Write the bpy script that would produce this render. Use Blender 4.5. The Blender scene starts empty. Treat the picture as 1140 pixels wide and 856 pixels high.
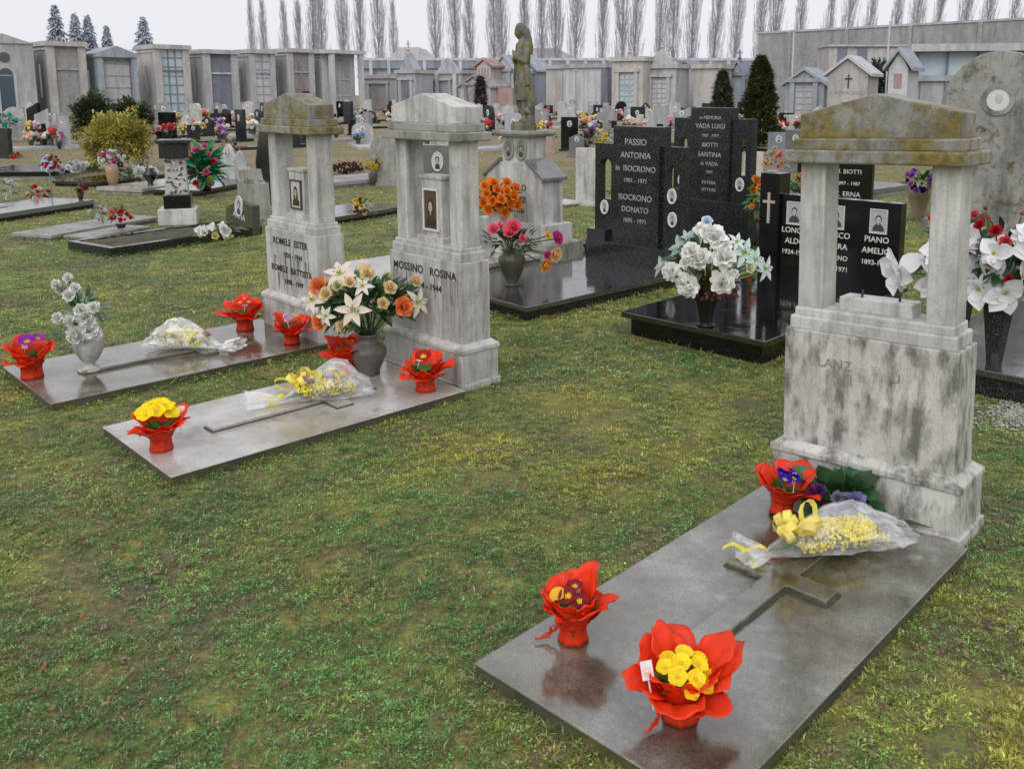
import bpy, math, random
import numpy as np
from mathutils import Vector, Matrix, noise
R = math.radians
sc = bpy.context.scene
C = sc.collection
rnd = random.Random(7)

# ------------------------------------------------------------------ camera model (photo pixels -> points of the place)
F, PX, PY, HY, H = 1005.0, 625.0, 272.0, 104.0, 1.7
TH = math.atan((PY - HY) / F)
CT, ST = math.cos(TH), math.sin(TH)

def at(x, y, z=0.0):
    """point at height z seen at pixel x, y of the photograph"""
    d = (x - PX, F * CT - (y - PY) * ST, -F * ST - (y - PY) * CT)
    t = (z - H) / d[2]
    return Vector((d[0] * t, d[1] * t, z))

def vx(x, D): return (x - PX) * D * CT / F

def hz(y, D):
    k = (PY - y) / F
    return H + D * (k * CT - ST) / (CT + k * ST)

cam_d = bpy.data.cameras.new('camera'); cam = bpy.data.objects.new('camera', cam_d); C.objects.link(cam)
cam.location = (0, 0, H); cam.rotation_euler = (math.pi / 2 - TH, 0, 0)
cam_d.sensor_width = 36; cam_d.lens = F / 1140 * 36
cam_d.shift_x = -(PX - 570) / 1140; cam_d.shift_y = -(428 - PY) / 1140
cam_d.clip_end = 2000; cam_d.clip_start = 0.05
sc.camera = cam
cam_d.dof.use_dof = True; cam_d.dof.focus_distance = 4.0; cam_d.dof.aperture_fstop = 8

# ------------------------------------------------------------------ world and light
w = bpy.data.worlds.new('World'); sc.world = w; w.use_nodes = True
nt = w.node_tree; nt.nodes.clear()
o_ = nt.nodes.new('ShaderNodeOutputWorld'); bg = nt.nodes.new('ShaderNodeBackground')
sk = nt.nodes.new('ShaderNodeTexSky'); sk.sky_type = 'NISHITA'; sk.sun_disc = False
SUN_EL, SUN_AZ = R(42), R(-168)
sk.sun_elevation = SUN_EL; sk.sun_rotation = SUN_AZ; sk.dust_density = 5; sk.air_density = 1.0
hs = nt.nodes.new('ShaderNodeHueSaturation'); hs.inputs['Saturation'].default_value = 0.22
mx = nt.nodes.new('ShaderNodeMixRGB'); mx.inputs[0].default_value = 0.84; mx.inputs[2].default_value = (9.7, 9.8, 10.4, 1)
tc = nt.nodes.new('ShaderNodeTexCoord'); nz = nt.nodes.new('ShaderNodeTexNoise'); nz.inputs['Scale'].default_value = 1.6; nz.inputs['Detail'].default_value = 5
mp = nt.nodes.new('ShaderNodeMapping'); mp.inputs['Scale'].default_value = (1, 1, 3.5)
mr = nt.nodes.new('ShaderNodeMapRange'); mr.inputs['To Min'].default_value = 0.965; mr.inputs['To Max'].default_value = 1.03
ml = nt.nodes.new('ShaderNodeMixRGB'); ml.blend_type = 'MULTIPLY'; ml.inputs[0].default_value = 1
L = nt.links.new
L(sk.outputs[0], hs.inputs['Color']); L(hs.outputs[0], mx.inputs[1]); L(tc.outputs['Generated'], mp.inputs[0]); L(mp.outputs[0], nz.inputs['Vector'])
L(nz.outputs['Fac'], mr.inputs['Value']); L(mx.outputs[0], ml.inputs[1]); L(mr.outputs[0], ml.inputs[2])
L(ml.outputs[0], bg.inputs['Color']); bg.inputs['Strength'].default_value = 0.10; L(bg.outputs[0], o_.inputs['Surface'])
sd = bpy.data.lights.new('sun', 'SUN'); so = bpy.data.objects.new('sun', sd); C.objects.link(so)
sd.energy = 1.5; sd.angle = R(60); sd.color = (1, 0.97, 0.93)
sv = Vector((math.sin(SUN_AZ) * math.cos(SUN_EL), math.cos(SUN_AZ) * math.cos(SUN_EL), math.sin(SUN_EL)))
so.rotation_euler = sv.to_track_quat('Z', 'Y').to_euler()
sc.view_settings.view_transform = 'Standard'; sc.view_settings.look = 'None'; sc.view_settings.exposure = 0
sc.cycles.max_bounces = 6; sc.cycles.transparent_max_bounces = 12; sc.cycles.caustics_reflective = False; sc.cycles.caustics_refractive = False
sc.render.film_transparent = False

# ------------------------------------------------------------------ materials
class NT:
    def __init__(s, name):
        s.m = bpy.data.materials.new(name); s.m.use_nodes = True; s.t = s.m.node_tree
        s.b = s.t.nodes['Principled BSDF']; s.o = s.t.nodes['Material Output']
    def n(s, typ, **kw):
        a = s.t.nodes.new(typ)
        for k, v in kw.items():
            if k in a.inputs: a.inputs[k].default_value = v
            else: setattr(a, k, v)
        return a
    def l(s, a, b): s.t.links.new(a, b)
    def coords(s, scale=(1, 1, 1), rand=True):
        tc = s.n('ShaderNodeTexCoord'); mp = s.n('ShaderNodeMapping'); mp.inputs['Scale'].default_value = scale
        if rand:
            oi = s.n('ShaderNodeObjectInfo'); v = s.n('ShaderNodeVectorMath', operation='MULTIPLY_ADD')
            cx = s.n('ShaderNodeCombineXYZ'); s.l(oi.outputs['Random'], cx.inputs[0]); s.l(oi.outputs['Random'], cx.inputs[1])
            s.l(cx.outputs[0], v.inputs[0]); v.inputs[1].default_value = (37, 19, 0); s.l(tc.outputs['Object'], v.inputs[2])
            s.l(v.outputs[0], mp.inputs[0])
        else: s.l(tc.outputs['Object'], mp.inputs[0])
        return mp.outputs[0], tc
    def noise(s, vec, scale, detail=6, rough=.6):
        a = s.n('ShaderNodeTexNoise', Scale=scale, Detail=detail, Roughness=rough); s.l(vec, a.inputs['Vector']); return a.outputs['Fac']
    def ramp(s, val, lo, hi, a=0., b=1.):
        r = s.n('ShaderNodeMapRange'); s.l(val, r.inputs['Value']); r.inputs['From Min'].default_value = lo; r.inputs['From Max'].default_value = hi
        r.inputs['To Min'].default_value = a; r.inputs['To Max'].default_value = b; return r.outputs[0]
    def mix(s, f, a, b, mode='MIX'):
        x = s.n('ShaderNodeMixRGB', blend_type=mode)
        for i, v in ((0, f), (1, a), (2, b)):
            if isinstance(v, (int, float)): x.inputs[i].default_value = v
            elif isinstance(v, tuple): x.inputs[i].default_value = (*v, 1) if len(v) == 3 else v
            else: s.l(v, x.inputs[i])
        return x.outputs[0]
    def math(s, op, a, b=0.5):
        x = s.n('ShaderNodeMath', operation=op)
        for i, v in ((0, a), (1, b)):
            if isinstance(v, (int, float)): x.inputs[i].default_value = v
            else: s.l(v, x.inputs[i])
        return x.outputs[0]
    def bump(s, h, st, dist=.01):
        b = s.n('ShaderNodeBump', Strength=st, Distance=dist); s.l(h, b.inputs['Height']); s.l(b.outputs[0], s.b.inputs['Normal'])

def stone(name, light, dark, stain=(.05, .048, .04), st=(.52, .68), streak=(7, 7, 1.6), sscale=1.0, moss=None, moss_t=(.5, .62), up_moss=0.0,
          rough=(.35, .65), bump=.25, grain=.25, spec=.5, stain_amt=.85, wetdark=None, ior=1.5):
    """weathered stone: cloudy body, running stains, lichen, fine grain"""
    t = NT(name); v, tc = t.coords()
    vs, _ = t.coords(streak)
    c = t.mix(t.ramp(t.noise(v, 4.5), .35, .65), light, dark)
    sn = t.noise(vs, sscale, 8, .65)
    c = t.mix(t.ramp(sn, st[0], st[1], 0, stain_amt), c, stain)
    blot = t.noise(v, 13, 10, .75)
    c = t.mix(t.ramp(blot, .52, .70, 0, stain_amt * .6), c, stain)
    v3, _ = t.coords((34, 34, 1.6)); c = t.mix(t.ramp(t.noise(v3, 1, 5, .6), .55, .72, 0, stain_amt * .4), c, stain)
    g = t.noise(v, 160, 3, .7)
    c = t.mix(grain, c, t.ramp(g, .3, .7, .35, 1.5), 'MULTIPLY') if grain else c
    if moss:
        geo = t.n('ShaderNodeNewGeometry'); sp = t.n('ShaderNodeSeparateXYZ'); t.l(geo.outputs['Normal'], sp.inputs[0])
        mn = t.noise(v, 6, 8, .7)
        mn = t.math('ADD', mn, t.math('MULTIPLY', sp.outputs[2], up_moss))
        mf = t.ramp(mn, moss_t[0], moss_t[1])
        c = t.mix(mf, c, t.mix(t.ramp(t.noise(v, 25), .35, .65), moss, tuple(x * .45 for x in moss)))
    if wetdark:
        wn = t.noise(v, 2.2, 5, .6); c = t.mix(t.ramp(wn, .42, .6), c, t.mix(1.0, c, wetdark, 'MULTIPLY'))
    t.l(c, t.b.inputs['Base Color'])
    t.l(t.ramp(t.noise(v, 3.1, 6), .3, .7, rough[0], rough[1]), t.b.inputs['Roughness'])
    t.b.inputs['Specular IOR Level'].default_value = spec; t.b.inputs['IOR'].default_value = ior
    if bump: t.bump(t.mix(.5, t.noise(v, 35, 8, .7), g), bump, .006)
    return t.m

def granite(name, base, fleck, amount=.5, rough=.06, scale=220, dust=.0, ior=1.5):
    t = NT(name); v, tc = t.coords()
    vo = t.n('ShaderNodeTexVoronoi', Scale=scale); t.l(v, vo.inputs['Vector'])
    n1 = t.noise(v, scale * .45, 4, .7)
    c = t.mix(t.ramp(n1, .5, .66, 0, amount), base, fleck)
    c = t.mix(t.ramp(t.noise(v, 3), .35, .7, 0, .35), c, tuple(x * .4 for x in base))
    dn = t.noise(v, 7, 8, .7)
    if dust: c = t.mix(t.ramp(dn, .45, .75, 0, dust), c, (.28, .28, .27))
    t.l(c, t.b.inputs['Base Color']); t.l(t.ramp(dn, .35, .7, rough, rough + .16), t.b.inputs['Roughness'])
    t.b.inputs['IOR'].default_value = ior
    t.bump(t.noise(v, 60, 3), .04, .002)
    return t.m

def attr_mat(name, rough=.6, trans=0., spec=.3, vary=.25, nscale=60, bump=0, bscale=80):
    t = NT(name); a = t.n('ShaderNodeAttribute', attribute_name='Col'); v, tc = t.coords()
    c = t.mix(vary, a.outputs['Color'], t.ramp(t.noise(v, nscale, 4), .3, .7, .4, 1.5), 'MULTIPLY')
    t.l(c, t.b.inputs['Base Color']); t.b.inputs['Roughness'].default_value = rough; t.b.inputs['Specular IOR Level'].default_value = spec
    if bump: t.bump(t.noise(v, bscale, 5), bump, .004)
    if trans:
        tr = t.n('ShaderNodeBsdfTranslucent'); t.l(c, tr.inputs['Color']); ms = t.n('ShaderNodeMixShader'); ms.inputs[0].default_value = trans
        t.l(t.b.outputs[0], ms.inputs[1]); t.l(tr.outputs[0], ms.inputs[2]); t.l(ms.outputs[0], t.o.inputs['Surface'])
    return t.m

M = {}
M['petal'] = attr_mat('petal', .55, .3, .25, .15, 90)
M['leaf'] = attr_mat('leaf', .42, .2, .45, .35, 50)
M['paper'] = attr_mat('paper', .42, .3, .4, .22, 14, bump=.5, bscale=28)
M['plain'] = attr_mat('plain', .5, 0, .4, .15, 30)
M['shiny'] = attr_mat('shiny', .15, 0, .5, .12, 30)
M['photo'] = attr_mat('photo', .2, 0, .5, .25, 60)
M['brick'] = attr_mat('render', .85, 0, .2, .22, 1.2)
M['marble'] = stone('marble', (.58, .57, .55), (.41, .40, .385), stain=(.12, .115, .10), st=(.47, .70), streak=(11, 11, 1.3), stain_amt=.7, moss=(.16, .135, .035), moss_t=(.66, .76), grain=.2)
M['marble2'] = stone('marble_stained', (.60, .58, .55), (.43, .415, .385), stain=(.07, .065, .055), st=(.47, .63), streak=(13, 13, 5.5), stain_amt=.8, grain=.25)
M['moss'] = stone('mossy_marble', (.30, .295, .27), (.20, .195, .175), stain=(.06, .058, .045), st=(.5, .66), streak=(6, 6, 3), moss=(.21, .16, .03), moss_t=(.45, .60), up_moss=.03, grain=.3, bump=.5)
M['greymoss'] = stone('grey_lichen_marble', (.37, .36, .33), (.27, .26, .24), stain=(.09, .088, .075), st=(.5, .68), moss=(.14, .12, .04), moss_t=(.60, .7), up_moss=.12, grain=.3, bump=.5)
M['slab1'] = stone('wet_slab', (.25, .25, .22), (.10, .098, .08), stain=(.035, .027, .015), st=(.44, .60), streak=(3, 3, 3), stain_amt=.75, moss=(.36, .36, .34), moss_t=(.54, .72), rough=(.02, .24), grain=.8, bump=.05, ior=2.3, wetdark=(.72, .65, .50))
M['slab2'] = stone('wet_light_slab', (.52, .505, .49), (.38, .365, .35), stain=(.10, .08, .058), st=(.54, .7), streak=(3, 3, 3), stain_amt=.7, rough=(.06, .34), grain=.4, bump=.08, ior=2.0, wetdark=(.74, .68, .6))
M['slab3'] = stone('wet_brown_slab', (.25, .235, .21), (.16, .145, .12), stain=(.055, .04, .025), st=(.5, .62), streak=(3, 3, 3), stain_amt=.7, rough=(.02, .2), grain=.35, bump=.04, ior=2.3, wetdark=(.5, .4, .28))
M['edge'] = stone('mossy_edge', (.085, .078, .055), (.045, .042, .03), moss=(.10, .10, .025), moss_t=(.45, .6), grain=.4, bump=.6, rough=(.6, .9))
M['concrete'] = stone('concrete', (.33, .32, .30), (.24, .235, .22), stain=(.1, .095, .085), moss=(.12, .12, .05), moss_t=(.62, .72), rough=(.4, .7), bump=.4)
M['granite'] = granite('dark_speckled_granite', (.012, .013, .015), (.11, .115, .125), .75, .05)
M['granite_v'] = granite('rain_speckled_granite', (.009, .010, .013), (.09, .098, .11), .7, .16, 150)
M['black'] = granite('black_granite', (.006, .006, .007), (.02, .02, .022), .4, .02)
M['granite_top'] = granite('polished_dark_granite_top', (.022, .024, .028), (.17, .18, .19), .8, .03, ior=2.4)
M['black_top'] = granite('polished_black_granite_top', (.006, .006, .007), (.02, .02, .022), .4, .01, ior=2.3)
M['grey_gr'] = granite('grey_granite', (.13, .135, .14), (.3, .3, .31), .5, .08, 180, .2, ior=1.9)
M['white_mb'] = stone('white_marble', (.52, .51, .49), (.4, .39, .37), stain=(.17, .16, .145), st=(.5, .72), stain_amt=.6, grain=.1, bump=.1)
M['bronze'] = stone('bronze_vase', (.085, .075, .045), (.05, .045, .03), stain=(.02, .02, .015), rough=(.3, .5), grain=.2, bump=.2)
M['taupe'] = stone('taupe_urn', (.13, .12, .105), (.09, .083, .072), stain=(.035, .032, .027), rough=(.3, .5), grain=.35, bump=.3)
M['statue'] = stone('statue_stone', (.22, .21, .17), (.12, .115, .095), stain=(.04, .038, .03), st=(.48, .62), streak=(9, 9, 4), moss=(.24, .20, .04), moss_t=(.5, .6), grain=.4, bump=.9, rough=(.6, .85))
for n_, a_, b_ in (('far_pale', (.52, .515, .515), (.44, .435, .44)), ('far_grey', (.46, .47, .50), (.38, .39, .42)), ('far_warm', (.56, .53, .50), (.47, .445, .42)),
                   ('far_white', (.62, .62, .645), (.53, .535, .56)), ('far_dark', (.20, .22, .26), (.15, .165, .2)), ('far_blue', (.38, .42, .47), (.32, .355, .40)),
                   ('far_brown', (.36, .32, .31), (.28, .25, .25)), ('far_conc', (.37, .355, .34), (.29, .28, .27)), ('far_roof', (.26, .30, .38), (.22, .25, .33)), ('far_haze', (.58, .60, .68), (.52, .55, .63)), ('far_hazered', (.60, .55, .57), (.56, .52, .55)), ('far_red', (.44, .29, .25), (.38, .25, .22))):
    a_ = tuple(x * .84 + y for x, y in zip(a_, (.05, .053, .065))); b_ = tuple(x * .84 + y for x, y in zip(b_, (.045, .048, .06)))  # distance haze painted in: far colours lifted toward a pale bluish grey
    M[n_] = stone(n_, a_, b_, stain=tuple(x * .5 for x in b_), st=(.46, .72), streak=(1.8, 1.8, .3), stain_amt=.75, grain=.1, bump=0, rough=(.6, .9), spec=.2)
def glass_mat():
    t = NT('far_glass'); v, _ = t.coords(); t.l(t.mix(t.ramp(t.noise(v, .6), .35, .65), (.30, .40, .46), (.48, .58, .63)), t.b.inputs['Base Color'])
    t.b.inputs['Roughness'].default_value = .25; return t.m
M['far_glass'] = glass_mat()

def film(name, col=(.8, .83, .86), op=.17, rough=.08):
    """crinkled cellophane: thin film, part see-through, part milky, with sharp glints"""
    t = NT(name); v, _ = t.coords()
    t.b.inputs['Base Color'].default_value = (*col, 1); t.b.inputs['Roughness'].default_value = rough; t.b.inputs['Specular IOR Level'].default_value = .9
    tr = t.n('ShaderNodeBsdfTransparent'); ms = t.n('ShaderNodeMixShader'); lw = t.n('ShaderNodeLayerWeight', Blend=.35)
    nn = t.noise(v, 16, 6, .7)
    f = t.math('ADD', t.ramp(nn, .45, .72, op * .4, op * 2.0), t.math('MULTIPLY', lw.outputs['Facing'], .38)); f = t.math('MINIMUM', f, .92)
    t.l(f, ms.inputs[0]); t.l(tr.outputs[0], ms.inputs[1]); t.l(t.b.outputs[0], ms.inputs[2]); t.l(ms.outputs[0], t.o.inputs['Surface'])
    t.bump(t.noise(v, 13, 3), .5, .012); return t.m
M['film'] = film('cellophane', (.9, .92, .94), .21)
M['film2'] = film('milky_cellophane', (.92, .92, .91), .5)

# ------------------------------------------------------------------ mesh builder
def basis(d):
    d = Vector(d).normalized(); a = Vector((0, 0, 1)) if abs(d.z) < .95 else Vector((0, 1, 0))
    s = d.cross(a).normalized(); return s, s.cross(d).normalized(), d

class MB:
    def __init__(s, col=(.5, .5, .5)): s.v = []; s.f = []; s.c = []; s.col = col
    def add(s, vs, fs, col=None):
        o = len(s.v); s.v += [tuple(v) for v in vs]; s.f += [tuple(i + o for i in f) for f in fs]; s.c += [col or s.col] * len(fs); return s
    def box(s, x0, x1, y0, y1, z0, z1, col=None, top=None):
        tx = ty = 0
        if top: tx, ty = top
        return s.add([(x0, y0, z0), (x1, y0, z0), (x1, y1, z0), (x0, y1, z0), (x0 + tx, y0 + ty, z1), (x1 - tx, y0 + ty, z1), (x1 - tx, y1 - ty, z1), (x0 + tx, y1 - ty, z1)],
                     [(0, 3, 2, 1), (4, 5, 6, 7), (0, 1, 5, 4), (1, 2, 6, 5), (2, 3, 7, 6), (3, 0, 4, 7)], col)
    def prism(s, pts, y0, y1, col=None):
        """polygon in x,z (counter-clockwise seen from -y) pulled along y"""
        n = len(pts); vs = [(x, y0, z) for x, z in pts] + [(x, y1, z) for x, z in pts]
        fs = [tuple(range(n)), tuple(range(2 * n - 1, n - 1, -1))] + [(i, i + n, (i + 1) % n + n, (i + 1) % n) for i in range(n)]
        return s.add(vs, fs, col)
    def plate(s, pts, z0, z1, col=None):
        n = len(pts); vs = [(x, y, z0) for x, y in pts] + [(x, y, z1) for x, y in pts]
        fs = [tuple(range(n - 1, -1, -1)), tuple(range(n, 2 * n))] + [(i, (i + 1) % n, (i + 1) % n + n, i + n) for i in range(n)]
        return s.add(vs, fs, col)
    def ringframe(s, outer, inner, y0, y1, col=None):
        n = len(outer); vs = [(x, y, z) for y in (y0, y1) for P_ in (outer, inner) for x, z in P_]; fs = []
        for i in range(n):
            j = (i + 1) % n
            fs += [(i, j, n + j, n + i), (2 * n + i, 3 * n + i, 3 * n + j, 2 * n + j), (i, 2 * n + i, 2 * n + j, j), (n + i, n + j, 3 * n + j, 3 * n + i)]
        return s.add(vs, fs, col)
    def lathe(s, prof, seg=24, c=(0, 0, 0), col=None, wob=None, sx=1, sy=1):
        vs, fs = [], []
        for k, (r, z) in enumerate(prof):
            for i in range(seg):
                a = 2 * math.pi * i / seg; q = r * (1 + (wob(a, k) if wob else 0)); vs.append((c[0] + q * math.cos(a) * sx, c[1] + q * math.sin(a) * sy, c[2] + z))
        for k in range(len(prof) - 1):
            for i in range(seg):
                j = (i + 1) % seg; fs.append((k * seg + i, k * seg + j, (k + 1) * seg + j, (k + 1) * seg + i))
        n = len(prof); fs += [tuple(range(seg - 1, -1, -1)), tuple((n - 1) * seg + i for i in range(seg))]
        return s.add(vs, fs, col)
    def tube(s, pts, r, seg=6, col=None, cap=True):
        rs = r if isinstance(r, (list, tuple)) else [r] * len(pts); vs, fs = [], []
        pts = [Vector(p) for p in pts]
        a, b, _ = basis(pts[1] - pts[0])
        for k, p in enumerate(pts):
            d = (pts[min(k + 1, len(pts) - 1)] - pts[max(k - 1, 0)]).normalized()
            a = (a - d * a.dot(d)); a = a.normalized() if a.length > 1e-5 else basis(d)[0]; b = d.cross(a)
            for i in range(seg):
                t = 2 * math.pi * i / seg; vs.append(p + (a * math.cos(t) + b * math.sin(t)) * rs[k])
        for k in range(len(pts) - 1):
            for i in range(seg):
                j = (i + 1) % seg; fs.append((k * seg + i, k * seg + j, (k + 1) * seg + j, (k + 1) * seg + i))
        if cap: n = len(pts); fs += [tuple(range(seg - 1, -1, -1)), tuple((n - 1) * seg + i for i in range(seg))]
        return s.add(vs, fs, col)
    def ball(s, c, r, col=None, seg=8, rings=5, jit=0, sz=1):
        vs, fs = [(c[0], c[1], c[2] - r * sz)], []
        for k in range(1, rings):
            ph = math.pi * k / rings - math.pi / 2
            for i in range(seg):
                a = 2 * math.pi * i / seg; q = r * (1 + rnd.uniform(-jit, jit))
                vs.append((c[0] + q * math.cos(ph) * math.cos(a), c[1] + q * math.cos(ph) * math.sin(a), c[2] + q * math.sin(ph) * sz))
        vs.append((c[0], c[1], c[2] + r * sz)); e = len(vs) - 1
        for i in range(seg):
            j = (i + 1) % seg; fs += [(0, 1 + j, 1 + i), (e, e - seg + i, e - seg + j)]
            for k in range(rings - 2): fs.append((1 + k * seg + i, 1 + k * seg + j, 1 + (k + 1) * seg + j, 1 + (k + 1) * seg + i))
        return s.add(vs, fs, col)
    def petal(s, p, d, nrm, Ln, W, curl=.2, cup=.25, kind='round', col=None, nu=4, nv=2, c2=None):
        p = Vector(p); d = Vector(d).normalized(); nrm = Vector(nrm); sd_ = d.cross(nrm)
        sd_ = sd_.normalized() if sd_.length > 1e-4 else basis(d)[0]; nrm = sd_.cross(d).normalized(); o = len(s.v); vs = []
        for i in range(nu + 1):
            t = i / nu
            if kind == 'round': ww = (.25 + .75 * math.sin(math.pi * min(1, t * .62 + .0))) * math.sqrt(max(0, 1 - max(0, (t - .72) / .28) ** 2)) if t < 1 else .25
            elif kind == 'point': ww = math.sin(math.pi * (.12 + .88 * t) ** .8) + .02
            else: ww = max(.03, math.sin(math.pi * min(1, .08 + .92 * t)))
            for j in range(-nv, nv + 1):
                u = j / nv
                vs.append(p + d * (Ln * t - (Ln * .0 if kind != 'round' or t < 1 else Ln * .0)) + sd_ * (W * .5 * ww * u) + nrm * (curl * Ln * t * t + cup * W * .5 * (u * ww) ** 2))
        q = 2 * nv + 1; fs = []
        for i in range(nu):
            for j in range(2 * nv): fs.append((i * q + j, i * q + j + 1, (i + 1) * q + j + 1, (i + 1) * q + j))
        o = len(s.f); s.add(vs, fs, col)
        if c2:
            for k in range(o, o + 2 * nv): s.c[k] = c2
        return s
    def leaf(s, p, d, Ln, W, col, nrm=None, droop=-.25):
        nrm = nrm or Vector((0, 0, 1)); return s.petal(p, d, nrm, Ln, W, droop, .5, 'leaf', col, 4, 1)
    def mesh(s, name, mat, smooth=False):
        me = bpy.data.meshes.new(name); me.from_pydata(s.v, [], s.f); me.update()
        a = me.attributes.new('Col', 'FLOAT_COLOR', 'FACE'); a.data.foreach_set('color', [x for c in s.c for x in (c[0], c[1], c[2], 1.0)])
        if smooth: me.polygons.foreach_set('use_smooth', [True] * len(me.polygons))
        me.materials.append(mat); return me
    def build(s, name, mat, parent=None, smooth=False, bevel=0, angle=None):
        o = bpy.data.objects.new(name, s.mesh(name, M[mat] if isinstance(mat, str) else mat, smooth)); C.objects.link(o)
        if parent: o.parent = parent
        if bevel:
            b = o.modifiers.new('bevel', 'BEVEL'); b.width = bevel; b.segments = 2; b.limit_method = 'ANGLE'; b.angle_limit = R(40)
        return o

USED = {}
def tag(o, label=None, cat=None, group=None, kind=None):
    if label: o['label'] = label
    if cat: o['category'] = cat
    if group: o['group'] = group
    if kind: o['kind'] = kind
    return o
def thing(name, label, cat, loc=(0, 0, 0), rz=0, group=None):
    o = bpy.data.objects.new(name, None); C.objects.link(o); o.location = loc; o.rotation_euler = (0, 0, rz); o.empty_display_size = .1
    return tag(o, label, cat, group)
def place(o, parent=None, loc=(0, 0, 0), rot=(0, 0, 0), sc_=1):
    if parent: o.parent = parent
    o.location = loc; o.rotation_euler = rot; o.scale = (sc_,) * 3 if not isinstance(sc_, tuple) else sc_; return o
def link(name, mesh, parent=None, loc=(0, 0, 0), rot=None, sc_=1):
    o = bpy.data.objects.new(name, mesh); C.objects.link(o); o.location = loc
    if rot is not None: o.rotation_euler = rot
    o.scale = (sc_,) * 3 if not isinstance(sc_, tuple) else sc_
    if parent: o.parent = parent
    return o

def text(s, size, parent, loc, mat='plain', col=(.7, .7, .7), depth=.0015, name='lettering', bold=0, spacing=1.0, flat=False, tilt=0):
    cu = bpy.data.curves.new('t', 'FONT'); cu.body = s; cu.size = size; cu.extrude = depth; cu.align_x = 'CENTER'; cu.offset = bold; cu.space_character = spacing; cu.space_line = 1.25
    cu.resolution_u = 3
    ob = bpy.data.objects.new('t', cu); C.objects.link(ob)
    bpy.context.view_layer.update()
    me = bpy.data.meshes.new_from_object(ob.evaluated_get(bpy.context.evaluated_depsgraph_get()))
    C.objects.unlink(ob); bpy.data.objects.remove(ob); bpy.data.curves.remove(cu)
    me.name = name
    a = me.attributes.new('Col', 'FLOAT_COLOR', 'FACE'); a.data.foreach_set('color', [x for _ in me.polygons for x in (*col, 1.0)])
    me.materials.clear(); me.materials.append(M[mat])
    o = bpy.data.objects.new(name, me); C.objects.link(o); o.parent = parent; o.location = loc
    o.rotation_euler = (0 if flat else math.pi / 2, tilt, 0); return o

def oval(rx, rz, cx=0, cz=0, n=20): return [(cx + rx * math.cos(2 * math.pi * i / n), cz + rz * math.sin(2 * math.pi * i / n)) for i in range(n)]
def rect(w_, h_, cx=0, cz=0): return [(cx - w_, cz - h_), (cx + w_, cz - h_), (cx + w_, cz + h_), (cx - w_, cz + h_)]

def portrait(parent, x, y, z, w_, h_, shape='rect', frame=(.62, .62, .62), back=(.3, .3, .3), face=(.42, .40, .38), coat=(.05, .05, .05), hair=(.06, .06, .06), veil=False, fw=.008):
    f = oval if shape == 'oval' else rect
    mb = MB(frame); mb.ringframe(f(w_ + fw, h_ + fw, x, z), f(w_, h_, x, z), y - .012, y, frame)
    fr = mb.build('photo_frame', 'plain', parent, smooth=shape == 'oval')
    p = MB(back); p.prism(f(w_, h_, x, z), y - .007, y - .001, back)
    sh = [(x + w_ * .8 * a, z + h_ * b) for a, b in ((-.95, -.86), (.95, -.86), (.85, -.5), (.45, -.26), (.2, -.18), (-.2, -.18), (-.45, -.26), (-.85, -.5))]
    if shape == 'oval': sh = [(x + (a - x) * .62, b + h_ * .05) for a, b in sh]
    p.prism(sh, y - .0085, y - .0072, coat)
    p.prism(oval(w_ * .42, h_ * (.42 if veil else .36), x, z + h_ * .22, 14), y - .0095, y - .0087, hair)
    if veil: p.prism([(x - w_ * .42, z + h_ * .2), (x - w_ * .5, z - h_ * .55), (x + w_ * .5, z - h_ * .55), (x + w_ * .42, z + h_ * .2)], y - .0093, y - .0088, hair)
    p.prism(oval(w_ * .3, h_ * .27, x, z + h_ * .14, 14), y - .0105, y - .0098, face)
    p.prism(rect(w_ * .1, h_ * .12, x, z - h_ * .16), y - .0103, y - .0099, tuple(q * .8 for q in face))
    for sx in (-.12, .12): p.prism(oval(w_ * .06, h_ * .02, x + w_ * sx, z + h_ * .19, 8), y - .0112, y - .0107, (.06, .05, .05))
    p.prism(rect(w_ * .08, h_ * .012, x, z + h_ * .03), y - .0112, y - .0107, (.15, .1, .1))
    p.build('photo', 'photo', fr)
    return fr

def cross_pts(w_, h_, t, arm=.68):
    return [(-t, 0), (t, 0), (t, h_ * arm - t), (w_, h_ * arm - t), (w_, h_ * arm + t), (t, h_ * arm + t), (t, h_), (-t, h_), (-t, h_ * arm + t), (-w_, h_ * arm + t), (-w_, h_ * arm - t), (-t, h_ * arm - t)]

FOOT = []   # ground rectangles where no grass grows: cx, cy, rz, half x, half y
def foot(root, x0, x1, y0, y1):
    z = root.rotation_euler[2]; c_, s_ = math.cos(z), math.sin(z); mx_, my_ = (x0 + x1) / 2, (y0 + y1) / 2
    FOOT.append((root.location[0] + mx_ * c_ - my_ * s_, root.location[1] + mx_ * s_ + my_ * c_, z, (x1 - x0) / 2, (y1 - y0) / 2))
# ------------------------------------------------------------------ flowers
def V(*a): return Vector(a)
def rose(col, c2=None, n=(5, 5, 5, 4), openness=1.0, seed=1):
    r = random.Random(seed); m = MB(col); c2 = c2 or tuple(x * .7 for x in col)
    for k, cnt in enumerate(n):
        el = (.15, .55, .95, 1.3)[k] / openness
        for i in range(cnt):
            a = 2 * math.pi * (i + .5 * k + r.uniform(-.12, .12)) / cnt
            d = V(math.cos(a) * math.cos(el), math.sin(a) * math.cos(el), math.sin(el)); nr = V(-math.cos(a) * math.sin(el), -math.sin(a) * math.sin(el), math.cos(el))
            f = r.uniform(.85, 1.12); cc = tuple(min(1, x * f) for x in (col if k < 3 else c2)); a += r.uniform(-.15, .15)
            m.petal((0, 0, -.1 + .06 * k), d, nr, (1, .85, .68, .5)[k], (.95, .85, .7, .5)[k], .25 + .1 * k, .5, 'round', cc, 4, 2, c2)
    return m
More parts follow.
